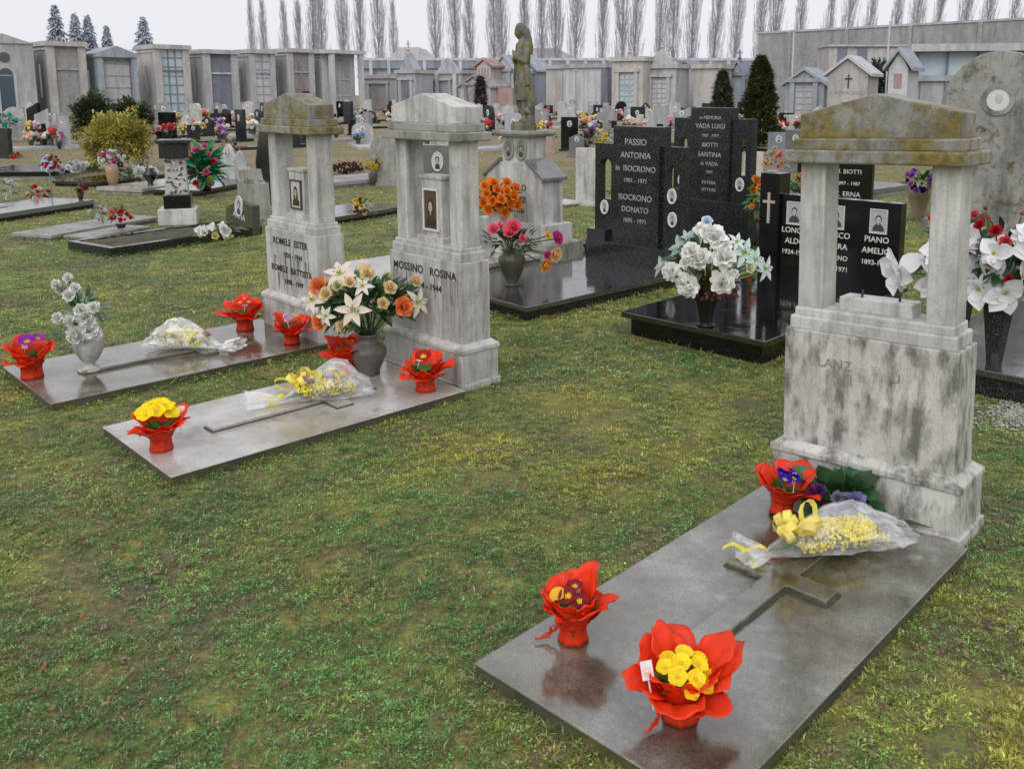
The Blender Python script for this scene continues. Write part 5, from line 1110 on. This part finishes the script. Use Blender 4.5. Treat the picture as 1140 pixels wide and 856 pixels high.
def front(px0, px1, D, ytop, rz=0): x0, x1 = vx(px0, D), vx(px1, D); return x0, x1 - x0, hz(ytop, D)
def block(label, px0, px1, D, ytop, body, roof='flat', door=None, rz=None, trim='far_pale', d_=2.6, gable=.7, extra=None, name='mausoleum', cat=None):
    x0, w_, h_ = front(px0, px1, D, ytop); rz = R(-32) if rz is None else rz; w_ /= math.cos(rz + math.atan2(x0, D)); t = thing(name, label, cat or name.replace('_', ' '), (x0, D, 0), rz)
    m = MB()
    if roof == 'gable': m.prism([(0, 0), (w_, 0), (w_, h_ - gable), (w_ / 2, h_), (0, h_ - gable)], 0, d_)
    else: m.box(0, w_, 0, d_, 0, h_ - .12)
    m.build('wall', body, t)
    m = MB()
    if roof == 'gable':
        for s_ in (-1, 1):
            xe = w_ / 2 + s_ * (w_ / 2 + .25); p = [(w_ / 2, h_ + .02), (xe, h_ - gable - .12), (xe, h_ - gable + .06), (w_ / 2, h_ + .22)]; m.prism(p if s_ < 0 else p[::-1], -.25, d_ + .2)
    else: m.box(-.2, w_ + .2, -.2, d_ + .2, h_ - .35, h_)
    m.build('roof', trim, t)
    if door:
        kind, dm = door; m = MB((.1, .11, .13)); a, b, z = w_ * .28, w_ * .72, h_ * .68
        if kind == 'arch': m.prism([(a, 0), (b, 0), (b, z - (b - a) / 2)] + [((a + b) / 2 + (b - a) / 2 * math.cos(q), z - (b - a) / 2 + (b - a) / 2 * math.sin(q)) for q in [math.pi * i / 10 for i in range(1, 10)]] + [(a, z - (b - a) / 2)], -.04, -.003)
        else: m.box(a, b, -.04, -.003, .1, z)
        m.build('door', dm, t)
        if kind == 'grid':
            m = MB(); [m.box(a, b, -.08, -.042, .1 + z * k / 7, .17 + z * k / 7) for k in range(1, 7)]; [m.box(a + (b - a) * k / 3 - .03, a + (b - a) * k / 3 + .03, -.078, -.043, .1, z) for k in (1, 2)]; m.build('lattice', 'far_grey', t)
        for xx in (a - .35, b + .05): m = MB(); m.box(xx, xx + .3, -.22, -.002, 0, z + .25); m.build('pilaster', trim, t)
        m = MB(); m.box(a - .5, b + .5, -.28, -.002, z + .25, z + .5); m.build('lintel', trim, t)
    return t, w_, h_
def finial(t, x, z, h_, mat='far_pale', cross=True):
    m = MB(); m.lathe([(.22, 0), (.12, h_ * .3), (.2, h_ * .45), (.06, h_ * .6)], 8, (x, .4, z))
    if cross: m.box(x - .05, x + .05, .35, .45, z + h_ * .5, z + h_ * 1.3); m.box(x - .25, x + .25, .36, .44, z + h_ * .95, z + h_ * 1.05)
    m.build('finial', mat, t)
# middle of the far side
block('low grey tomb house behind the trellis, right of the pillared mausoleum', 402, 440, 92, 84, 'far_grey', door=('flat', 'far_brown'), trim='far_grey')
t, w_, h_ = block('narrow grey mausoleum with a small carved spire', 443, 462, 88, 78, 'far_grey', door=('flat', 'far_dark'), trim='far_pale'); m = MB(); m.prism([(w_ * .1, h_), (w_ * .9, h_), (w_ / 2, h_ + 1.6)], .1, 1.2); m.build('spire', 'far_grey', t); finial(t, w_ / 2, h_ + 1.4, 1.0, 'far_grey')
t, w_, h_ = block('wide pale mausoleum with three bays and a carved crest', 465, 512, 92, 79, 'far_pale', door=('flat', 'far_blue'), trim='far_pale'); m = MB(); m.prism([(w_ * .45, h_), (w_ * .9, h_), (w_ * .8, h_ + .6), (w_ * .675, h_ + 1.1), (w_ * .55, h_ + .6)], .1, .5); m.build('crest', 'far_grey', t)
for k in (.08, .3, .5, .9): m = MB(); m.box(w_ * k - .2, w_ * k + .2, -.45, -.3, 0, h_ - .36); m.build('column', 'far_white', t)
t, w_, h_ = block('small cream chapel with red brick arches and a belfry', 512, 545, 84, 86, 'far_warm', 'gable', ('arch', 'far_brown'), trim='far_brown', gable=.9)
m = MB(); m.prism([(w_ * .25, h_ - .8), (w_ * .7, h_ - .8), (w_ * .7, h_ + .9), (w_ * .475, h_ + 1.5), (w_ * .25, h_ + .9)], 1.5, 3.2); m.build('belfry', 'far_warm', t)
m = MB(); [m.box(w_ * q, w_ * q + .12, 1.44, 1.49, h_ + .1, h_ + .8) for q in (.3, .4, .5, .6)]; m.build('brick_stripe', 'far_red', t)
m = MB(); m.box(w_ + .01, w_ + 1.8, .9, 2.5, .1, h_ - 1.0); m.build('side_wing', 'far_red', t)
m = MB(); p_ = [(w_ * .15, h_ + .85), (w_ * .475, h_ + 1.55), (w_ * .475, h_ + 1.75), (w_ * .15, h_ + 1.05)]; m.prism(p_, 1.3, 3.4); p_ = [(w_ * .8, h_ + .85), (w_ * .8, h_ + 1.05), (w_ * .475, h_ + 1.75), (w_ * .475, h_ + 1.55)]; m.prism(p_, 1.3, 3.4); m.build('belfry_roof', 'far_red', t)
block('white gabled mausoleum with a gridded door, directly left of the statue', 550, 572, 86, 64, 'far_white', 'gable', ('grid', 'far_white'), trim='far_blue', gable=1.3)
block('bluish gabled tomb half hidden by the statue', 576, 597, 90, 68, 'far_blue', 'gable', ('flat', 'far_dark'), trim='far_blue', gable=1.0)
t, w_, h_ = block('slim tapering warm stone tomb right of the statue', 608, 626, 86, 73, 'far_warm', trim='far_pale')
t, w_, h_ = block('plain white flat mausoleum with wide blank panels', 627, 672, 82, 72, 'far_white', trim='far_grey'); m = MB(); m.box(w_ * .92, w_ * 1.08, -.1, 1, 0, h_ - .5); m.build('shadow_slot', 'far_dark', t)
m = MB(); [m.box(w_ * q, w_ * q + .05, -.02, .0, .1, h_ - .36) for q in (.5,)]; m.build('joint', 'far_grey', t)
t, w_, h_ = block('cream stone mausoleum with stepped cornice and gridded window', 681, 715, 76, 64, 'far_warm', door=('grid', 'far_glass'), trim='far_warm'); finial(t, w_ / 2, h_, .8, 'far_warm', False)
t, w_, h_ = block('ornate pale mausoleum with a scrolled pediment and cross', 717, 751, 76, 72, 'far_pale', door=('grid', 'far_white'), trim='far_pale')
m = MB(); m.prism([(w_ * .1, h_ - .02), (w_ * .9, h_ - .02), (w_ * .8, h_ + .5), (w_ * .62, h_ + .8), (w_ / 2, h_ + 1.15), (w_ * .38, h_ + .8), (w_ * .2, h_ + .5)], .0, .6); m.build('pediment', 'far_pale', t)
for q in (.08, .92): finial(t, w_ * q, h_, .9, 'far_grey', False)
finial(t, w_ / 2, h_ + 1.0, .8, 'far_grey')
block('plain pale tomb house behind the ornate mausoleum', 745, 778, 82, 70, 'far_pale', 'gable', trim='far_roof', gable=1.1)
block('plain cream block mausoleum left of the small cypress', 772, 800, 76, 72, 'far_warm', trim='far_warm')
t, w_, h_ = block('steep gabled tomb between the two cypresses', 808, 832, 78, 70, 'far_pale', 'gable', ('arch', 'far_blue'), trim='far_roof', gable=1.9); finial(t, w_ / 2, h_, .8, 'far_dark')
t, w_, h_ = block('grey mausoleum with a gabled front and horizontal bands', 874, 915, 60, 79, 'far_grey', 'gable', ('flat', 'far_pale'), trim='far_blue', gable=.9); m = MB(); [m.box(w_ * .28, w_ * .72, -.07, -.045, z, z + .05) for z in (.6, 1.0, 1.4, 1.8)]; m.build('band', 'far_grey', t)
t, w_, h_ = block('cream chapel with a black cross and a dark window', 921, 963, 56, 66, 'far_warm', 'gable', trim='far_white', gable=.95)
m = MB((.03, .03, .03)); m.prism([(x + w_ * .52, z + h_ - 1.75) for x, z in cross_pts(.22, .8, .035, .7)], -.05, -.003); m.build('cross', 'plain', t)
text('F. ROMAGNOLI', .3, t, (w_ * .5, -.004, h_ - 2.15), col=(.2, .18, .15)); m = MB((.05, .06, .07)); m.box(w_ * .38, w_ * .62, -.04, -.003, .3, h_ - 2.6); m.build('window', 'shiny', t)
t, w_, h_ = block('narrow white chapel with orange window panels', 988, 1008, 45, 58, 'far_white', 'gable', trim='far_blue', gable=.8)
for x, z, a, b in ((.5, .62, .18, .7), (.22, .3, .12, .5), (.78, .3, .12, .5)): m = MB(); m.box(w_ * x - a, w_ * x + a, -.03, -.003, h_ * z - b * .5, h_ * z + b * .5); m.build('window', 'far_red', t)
m = MB(); m.box(w_ * .42, w_ * .58, -.03, -.003, h_ * .12, h_ * .42); m.build('door', 'far_dark', t)
# modern glazed block at right
D = 49; x0, w_, h_ = front(1016, 1190, D, 50); t = thing('mausoleum', 'modern flat-roofed mausoleum with glass walls and thin dark posts', 'mausoleum', (x0, D, 0), R(-12))
m = MB(); m.box(0, w_, .3, 2.2, 0, h_ - .4); m.build('wall', 'far_glass', t); m = MB(); m.box(-.3, w_, -.6, 2.4, h_ - .38, h_); m.build('roof', 'far_pale', t); m = MB(); m.box(-.1, w_, -.1, .1, h_ * .55, h_ * .62); m.build('crossbar', 'far_blue', t)
for k in range(6): m = MB(); m.box(.1 + k * 1.5, .2 + k * 1.5, -.05, .08, 0, h_ - .38); m.build('post', 'far_dark', t)
m = MB(); m.box(.4, w_, .1, .28, 0, h_ * .55); m.build('lower_panel', 'far_grey', t)
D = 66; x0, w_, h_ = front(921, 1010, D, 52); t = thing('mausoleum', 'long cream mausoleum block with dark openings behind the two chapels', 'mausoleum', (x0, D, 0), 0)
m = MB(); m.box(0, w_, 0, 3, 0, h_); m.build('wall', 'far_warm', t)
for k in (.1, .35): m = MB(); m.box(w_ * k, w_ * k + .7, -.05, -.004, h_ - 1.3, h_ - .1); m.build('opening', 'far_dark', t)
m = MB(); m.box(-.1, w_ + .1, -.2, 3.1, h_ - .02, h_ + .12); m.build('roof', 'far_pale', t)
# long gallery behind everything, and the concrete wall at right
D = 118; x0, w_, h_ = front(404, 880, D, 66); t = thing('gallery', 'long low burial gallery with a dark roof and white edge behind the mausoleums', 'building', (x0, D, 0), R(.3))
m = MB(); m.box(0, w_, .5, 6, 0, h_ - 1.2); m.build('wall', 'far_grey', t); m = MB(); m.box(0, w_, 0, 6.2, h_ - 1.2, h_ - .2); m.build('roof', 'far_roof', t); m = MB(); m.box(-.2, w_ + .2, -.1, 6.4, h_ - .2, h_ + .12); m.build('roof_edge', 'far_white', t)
for k in range(24): m = MB(); m.box(w_ * (k + .5) / 24 - .2, w_ * (k + .5) / 24 + .2, -.06, .5, 0, h_ - .2); m.build('pier', 'far_white', t)
a, b = Vector((vx(842, 78), 78, 0)), Vector((vx(1210, 60), 60, 0)); d = b - a; t = thing('boundary_wall', 'long bare concrete wall behind the chapels at right', 'wall', a, math.atan2(d.y, d.x)); hh = hz(38, 78)
m = MB(); m.box(0, d.length, 0, .5, 0, hh); m.build('panel', 'far_conc', t); m = MB(); m.box(-.1, d.length, -.08, .58, hh - .02, hh + .14); m.build('coping', 'far_pale', t)
for k in range(5): m = MB(); m.box(d.length * (k + .6) / 5 - .15, d.length * (k + .6) / 5 + .15, -.12, -.002, 0, hh - .03); m.build('pier', 'far_conc', t)
# thin masts, a low fence line, houses far off
for px, D, yt, yb_, lab in ((641, 80, 63, 120, 'tall thin iron cross standing before the plain white mausoleum'), (881, 60, 36, 100, 'thin steel pole left of the grey gabled mausoleum'), (986, 56, 24, 95, 'thin white pole between the chapels')):
    h_ = hz(yt, D); t = thing('pole' if 'pole' in lab else 'iron_cross', lab, 'pole' if 'pole' in lab else 'cross', (vx(px, D), D, 0)); m = MB((.5, .52, .56) if 'pole' in lab else (.3, .31, .35)); m.tube([(0, 0, 0), (0, 0, h_)], .05, 6)
    if 'cross' in lab: m.box(-.3, .3, -.03, .03, h_ * .72, h_ * .72 + .09)
    m.build('shaft', 'plain', t)
p = at(-20, 125); q = at(172, 125.5); t = thing('barrier_tape', 'thin pale pink tape strung before the left mausoleums', 'tape', (0, 0, 0)); m = MB((.75, .5, .48)); n = 30
pts = [p.lerp(q, i / n) + V(0, 0, .78 + .0 * abs(math.sin(i)) - .06 * math.sin(math.pi * (i / n * 3 % 1))) for i in range(n + 1)]; vs = [v_ for a in pts for v_ in (a + V(0, 0, .05), a - V(0, 0, .05))]
m.add(vs, [(2 * i, 2 * i + 1, 2 * i + 3, 2 * i + 2) for i in range(n)]); m.build('tape', 'plain', t); m = MB((.3, .3, .3)); [m.tube([tuple(pts[i].xy) + (0,), tuple(pts[i])], .03, 5) for i in (0, 10, 20, 30)]; m.build('post', 'plain', t)
m = MB(); [m.box(-.15, .15, .03, .05, 0, 1) for _ in range(1)]
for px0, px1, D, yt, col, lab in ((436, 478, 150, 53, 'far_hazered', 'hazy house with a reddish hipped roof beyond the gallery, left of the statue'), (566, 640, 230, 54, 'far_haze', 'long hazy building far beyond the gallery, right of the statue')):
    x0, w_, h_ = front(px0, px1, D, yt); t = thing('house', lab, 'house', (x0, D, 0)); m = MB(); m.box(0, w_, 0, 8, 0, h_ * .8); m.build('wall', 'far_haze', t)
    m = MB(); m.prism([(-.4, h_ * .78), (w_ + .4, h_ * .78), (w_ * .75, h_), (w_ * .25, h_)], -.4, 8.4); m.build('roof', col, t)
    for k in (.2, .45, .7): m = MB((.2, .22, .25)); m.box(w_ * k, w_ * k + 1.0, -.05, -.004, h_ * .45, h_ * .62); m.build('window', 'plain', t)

# ------------------------------------------------------------------ poplars and spruces far off
def poplar(seed, h_=30):
    r = random.Random(seed); tr = MB((.30, .29, .32)); cr = MB((.5, .5, .5))
    tr.tube([(0, 0, 0), (.1, 0, h_ * .4), (-.1, .1, h_ * .75), (0, 0, h_)], [.28, .18, .09, .02], 6)
    for i in range(190):
        z = h_ * (.05 + .9 * r.random() ** .9); a = r.uniform(0, 6.283); ln = (h_ - z) * .3 + r.uniform(1.0, 3.0); ln = min(ln, 8); sp = r.uniform(.12, .31) * ln
        p = V(0, 0, z); q = V(math.cos(a) * sp, math.sin(a) * sp, z + ln); mid = V(math.cos(a) * sp * .75, math.sin(a) * sp * .75, z + ln * .4); g = r.uniform(.8, 1.15); c = (.40 * g, .385 * g, .43 * g)  # branch colour paled to lilac grey, haze of distance painted in
        cr.tube([p, mid, q], [.05, .034, .016], 3, c, False)
        for k in range(7):
            t = r.uniform(.2, 1); b = mid.lerp(q, t) if t > .4 else p.lerp(mid, t / .4); a2 = a + r.uniform(-1.5, 1.5); l2 = r.uniform(.7, 2.0)
            cr.tube([b, b + V(math.cos(a2) * l2 * .28, math.sin(a2) * l2 * .28, l2)], [.022, .012], 3, c, False)
    return tr.mesh('trunk', M['plain']), cr.mesh('branches', M['plain'])
PO = [poplar(s_) for s_ in (1, 2, 3, 4)]
pxs = [283, 300, 317, 334, 350, 367, 383, 400, 418, 437, 489, 508, 528, 546, 563, 581, 603, 622, 643, 664, 687, 709, 726, 748, 771, 793, 815, 836, 861, 884, 909, 932, 957, 981, 1006, 1031, 1056, 1084, 1112, 1138]
POL = []
rp = random.Random(6)
for i, px in enumerate(pxs):
    D = 190 - max(0, px - 500) * .06 + rp.uniform(-3, 3); h_ = hz(1 if px < 345 else 4 if px in (437,) else rp.uniform(-75, -30), D) * rp.uniform(.97, 1.04)
    base = 'tall leafless poplar in the row beyond the cemetery'
    l = [n for a, b, n in ((0, 345, 'over the mausoleum with carved figure'), (345, 450, 'over the pillared mausoleum'), (450, 575, 'left of the statue head'), (575, 680, 'right of the statue head'), (680, 770, 'over the carved mausoleums'), (770, 850, 'over the cypresses'), (850, 960, 'over the left part of the concrete wall'), (960, 1060, 'over the middle of the concrete wall'), (1060, 1200, 'over the round tombstone')) if a <= px < b][0]
    t = thing('poplar', base + ', ' + l, 'tree', (vx(px + rp.uniform(-5, 5), D), D, -.5), rp.uniform(0, 6), 'row of leafless poplars'); POL.append((l, px, t)); tr, cr = PO[i % 4]; s_ = h_ / 30
    t.rotation_euler = (rp.uniform(-.02, .02), rp.uniform(-.022, .022) + R(5) * max(-.1, (px - 560) / 500), 0)
    for nm, me in (('trunk', tr), ('branches', cr)): link(nm, me, t, (0, 0, 0), (0, 0, rp.uniform(0, 6)), (s_ * .8, s_ * .8, s_))
gl = {}
for l, px, t in POL: gl.setdefault(l, []).append(t)
for l, ts in gl.items():
    for i, t in enumerate(ts): t['label'] = '%s leafless poplar standing ' % (ORD[i] if i < 6 else 'rightmost') + l
def spruce(label, px, D, ytop, wpx, seed, colr=(.50, .55, .62)):  # colr is a pale blue-grey with the haze painted into it
    h_ = hz(ytop, D); w_ = wpx * D / F; r = random.Random(seed); t = thing('spruce', label, 'tree', (vx(px, D), D, 0), 0); m = MB((.2, .2, .22)); m.tube([(0, 0, 0), (0, 0, h_ * .97)], [.3, .03], 6); m.build('trunk', 'plain', t); m = MB()
    for i in range(200):
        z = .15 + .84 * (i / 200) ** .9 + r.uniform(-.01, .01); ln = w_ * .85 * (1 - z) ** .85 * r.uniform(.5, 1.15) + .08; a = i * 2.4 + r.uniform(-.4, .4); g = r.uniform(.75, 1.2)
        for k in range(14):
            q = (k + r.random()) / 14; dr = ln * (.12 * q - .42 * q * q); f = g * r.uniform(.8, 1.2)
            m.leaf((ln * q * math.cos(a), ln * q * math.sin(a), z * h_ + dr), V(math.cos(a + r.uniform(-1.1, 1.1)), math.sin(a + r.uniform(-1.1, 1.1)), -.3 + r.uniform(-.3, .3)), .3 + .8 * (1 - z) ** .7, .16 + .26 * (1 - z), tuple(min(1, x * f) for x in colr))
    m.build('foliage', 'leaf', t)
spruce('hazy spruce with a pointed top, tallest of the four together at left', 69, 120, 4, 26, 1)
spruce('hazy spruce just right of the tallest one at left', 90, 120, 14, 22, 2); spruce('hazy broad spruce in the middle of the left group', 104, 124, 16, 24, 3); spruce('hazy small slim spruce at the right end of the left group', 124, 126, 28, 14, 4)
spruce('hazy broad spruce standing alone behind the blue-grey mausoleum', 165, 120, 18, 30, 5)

# ------------------------------------------------------------------ ground
def ground_mat():
    t = NT('ground'); g = t.n('ShaderNodeNewGeometry'); v = g.outputs['Position']
    sp = t.n('ShaderNodeSeparateXYZ'); t.l(v, sp.inputs[0])
    n1 = t.noise(v, .9, 6); n2 = t.noise(v, 3.2, 7, .7); n3 = t.noise(v, 28, 5, .7); n4 = t.noise(v, 90, 4, .7)
    c = t.mix(t.ramp(n2, .42, .6), (.11, .14, .042), (.27, .26, .06))
    c = t.mix(t.ramp(n3, .5, .66), c, (.14, .105, .07))
    c = t.mix(t.ramp(n1, .5, .64, 0, .8), c, t.mix(t.ramp(n3, .4, .6), (.16, .12, .09), (.075, .056, .042)))
    far = t.ramp(sp.outputs[1], 12, 24)
    dry = t.mix(t.ramp(t.noise(v, .35, 5), .4, .6), (.25, .19, .115), (.17, .16, .07))
    c = t.mix(far, c, dry)
    c = t.mix(.7, c, t.ramp(n4, .3, .7, .35, 1.5), 'MULTIPLY')
    t.l(c, t.b.inputs['Base Color']); t.b.inputs['Roughness'].default_value = .8; t.b.inputs['Specular IOR Level'].default_value = .3
    t.bump(t.mix(.5, n3, n4), .9, .02); return t.m
m = MB(); gx = [-400, -60, -30] + [-20 + i for i in range(41)] + [30, 60, 400]; gy = [-60, -10] + [-4 + .8 * i for i in range(48)] + [40, 60, 100, 200, 700]
def gz(x, y):
    return 0
m.add([(x, y, -.002) for y in gy for x in gx], [(j * len(gx) + i, j * len(gx) + i + 1, (j + 1) * len(gx) + i + 1, (j + 1) * len(gx) + i) for j in range(len(gy) - 1) for i in range(len(gx) - 1)])
o = m.build('ground', ground_mat()); tag(o, kind='structure', label='mossy grass ground of the cemetery, dry and brown farther back', cat='ground')

def grass():
    g = np.random.default_rng(3)
    def zone(n, ymin, ymax, size, k, wide=330):
        n = int(n * (1330 + 2 * wide) / 1330)
        y = ymin + (ymax - ymin) * g.random(n); x = ((-90 - wide) + (1330 + 2 * wide) * g.random(n) - PX) * y * CT / F; return x, y, np.full(n, size), np.full(n, k), np.zeros(n)
    parts = [zone(9500, .5, 1.5, 1.0, 9, 1300), zone(9500, 1.5, 2.8, .9, 16, 500), zone(21000, 2.8, 5.2, 1.0, 12), zone(24000, 5.2, 10, 1.7, 9), zone(26000, 10, 20, 3.0, 5), zone(24000, 20, 42, 5.0, 1)]
    ex, ey = [], []                                                   # tufts that hug the edges of slabs and plinths
    for cx, cy, rz, hx, hy in FOOT:
        if cy > 11: continue
        n = int((hx + hy) * 4 / .022); t = g.random(n) * (hx + hy) * 4; o = .004 + .022 * g.random(n)
        lx = np.where(t < 2 * hx, t - hx, np.where(t < 4 * hx, t - 3 * hx, np.where(t < 4 * hx + 2 * hy, hx + o, -hx - o)))
        ly = np.where(t < 2 * hx, hy + o, np.where(t < 4 * hx, -hy - o, np.where(t < 4 * hx + 2 * hy, t - 4 * hx - hy, t - 4 * hx - 3 * hy)))
        c_, s_ = math.cos(rz), math.sin(rz); ex.append(cx + lx * c_ - ly * s_); ey.append(cy + lx * s_ + ly * c_)
    ex = np.concatenate(ex); ey = np.concatenate(ey); parts.append((ex, ey, np.where(ey < 5, .95, 1.5), np.where(ey < 5, 12, 7), np.ones(len(ex))))
    X, Y, S, K, E_ = (np.concatenate([p[i] for p in parts]) for i in range(5))
    def inside(x, y, pad=0.):
        r = np.zeros(len(x), bool)
        for cx, cy, rz, hx, hy in FOOT:
            c_, s_ = math.cos(rz), math.sin(rz); dx, dy = x - cx, y - cy; r |= (abs(dx * c_ + dy * s_) < hx + pad) & (abs(-dx * s_ + dy * c_) < hy + pad)
        return r
    def nz(x, y, f, ph): return (np.sin(x * f + ph + 1.7 * np.sin(y * f * .7 + ph)) + np.sin(y * f * 1.13 - ph + 1.3 * np.sin(x * f * .83 + 2 * ph)) + .6 * np.sin((x + y) * f * 2.1 + ph) + .5 * np.sin((x * 1.3 - y) * f * 3.3 + 3 * ph)) / 3.1
    bare = nz(X, Y, 2.7, .4) * .45 + nz(X, Y, 6.7, 2.2) * .4 + nz(X, Y, 17, 1.2) * .35
    keep = ~inside(X, Y) & ((g.random(len(X)) > np.clip((bare - .2) * 2.6, 0, .9)) | ((E_ > 0) & (g.random(len(X)) < .75)))
    X, Y, S, K, E_, bare = X[keep], Y[keep], S[keep], K[keep], E_[keep], bare[keep]; nt_ = len(X)
    yel = np.clip(.26 + .8 * nz(X, Y, 1.7, 1.1) + .6 * nz(X, Y, 6, .2), 0, 1); u = g.random(nt_); clover = (u < .42) & (yel < .75)
    far = np.clip((Y - 11) / 14, 0, 1)
    col = np.stack([.125 + .25 * yel, .235 + .13 * yel, .06 - .004 * yel], 1)
    col[clover] = col[clover] * np.array([.86, 1.08, 1.15]); dk = np.clip(1.06 + .26 * nz(X, Y, 4.3, 5.1), .5, 1.5); col *= (dk * (.55 + .9 * g.random(nt_)))[:, None]
    br = g.random(nt_) < .10 + .25 * np.clip(bare + .1, 0, 1); col[br] = np.array([.25, .17, .10]) * (.5 + .9 * g.random(br.sum()))[:, None]
    dry = np.array([.36, .28, .16]) * (.5 + .9 * g.random(nt_))[:, None]; mf = (far * (.45 + .5 * g.random(nt_)))[:, None]; col = col * (1 - mf) + dry * mf
    rt = S * (.010 + .016 * g.random(nt_)); ht = (.010 + .016 * g.random(nt_)) * (1 + .6 * E_)
    idx = np.repeat(np.arange(nt_), K.astype(int)); n = len(idx); q = np.sqrt(g.random(n)); a = g.random(n) * 6.283; s = S[idx]; cl = clover[idx] & (Y[idx] < 20)
    x = X[idx] + rt[idx] * q * np.cos(a); y = Y[idx] + rt[idx] * q * np.sin(a)
    ok = ~inside(x, y, .001); x, y, s, cl, q, a, idx = x[ok], y[ok], s[ok], cl[ok], q[ok], a[ok], idx[ok]; n = len(x)
    base = col[idx] * (.6 + .8 * g.random(n))[:, None]; hi = g.random(n) < .13; base[hi] = base[hi] * 1.5 + .07; st = g.random(n) < .03; base[st] = (.46, .40, .28)  # hi: some blades lightened, wet glints painted into their colour
    a2 = a + (g.random(n) - .5) * 2.4
    L_ = np.where(cl, (.004 + .007 * g.random(n)) * s, (ht[idx] * (1.25 - .5 * q) * (.6 + .8 * g.random(n))) * np.where(s > 2, s * .55, s))
    W_ = np.where(cl, L_ * .42, (.0010 + .0012 * g.random(n)) * s); el = np.where(cl, g.random(n) * .6, 1.3 - .85 * q * g.random(n) - .3 * g.random(n)); z0 = np.where(cl, ht[idx] * (1 - .6 * q) * g.random(n) * .9, 0)
    d = np.stack([np.cos(a2) * np.cos(el), np.sin(a2) * np.cos(el), np.sin(el)], 1); sd_ = np.stack([-np.sin(a2), np.cos(a2), (g.random(n) - .5) * .8], 1); p = np.stack([x, y, z0], 1)
    v = np.empty((n, 4, 3)); v[:, 0] = p - sd_ * (W_ * .4)[:, None]; v[:, 1] = p + d * (L_ * .5)[:, None] - sd_ * W_[:, None]
    v[:, 2] = p + d * L_[:, None]; v[:, 3] = p + d * (L_ * .5)[:, None] + sd_ * W_[:, None]; v[:, 2, 2] -= np.where(cl, 0, L_ * .25); v[:, 2, 0] += np.cos(a2) * np.where(cl, 0, L_ * .3); v[:, 2, 1] += np.sin(a2) * np.where(cl, 0, L_ * .3)
    me = bpy.data.meshes.new('grass'); me.vertices.add(4 * n); me.vertices.foreach_set('co', v.reshape(-1)); me.loops.add(4 * n); me.loops.foreach_set('vertex_index', np.arange(4 * n, dtype=np.int32)); me.polygons.add(n); me.polygons.foreach_set('loop_start', np.arange(n, dtype=np.int32) * 4)
    me.update(calc_edges=True); at_ = me.attributes.new('Col', 'FLOAT_COLOR', 'FACE'); at_.data.foreach_set('color', np.concatenate([base, np.ones((n, 1))], 1).astype(np.float32).reshape(-1))
    me.materials.append(M['grassm']); o = bpy.data.objects.new('grass', me); C.objects.link(o); tag(o, 'short mossy grass and clover between the graves', 'grass', kind='stuff')
M['grassm'] = attr_mat('grass_blades', .38, .28, .5, .2, 3)
grass()
def litter():
    r = random.Random(9); m = MB()
    for i in range(420):
        y = 1.7 + 9 * r.random() ** 1.5; x = (r.uniform(-60, 1200) - PX) * y * CT / F
        if any(abs((x - f[0]) * math.cos(f[2]) + (y - f[1]) * math.sin(f[2])) < f[3] and abs(-(x - f[0]) * math.sin(f[2]) + (y - f[1]) * math.cos(f[2])) < f[4] for f in FOOT): continue
        c = r.choice(((.16, .09, .04), (.24, .15, .07), (.11, .07, .045), (.3, .22, .12), (.3, .12, .04))); a = r.uniform(0, 6.28)
        m.petal((x, y, r.uniform(.008, .02)), (math.cos(a), math.sin(a), r.uniform(-.2, .3)), (r.uniform(-.4, .4), r.uniform(-.4, .4), 1), r.uniform(.015, .035), r.uniform(.01, .02), r.uniform(-.3, .4), .4, 'leaf', c, 4, 1)
    tag(m.build('leaf_litter', 'leaf'), 'small dead leaves scattered on the grass', 'dead leaves', kind='stuff')
litter()
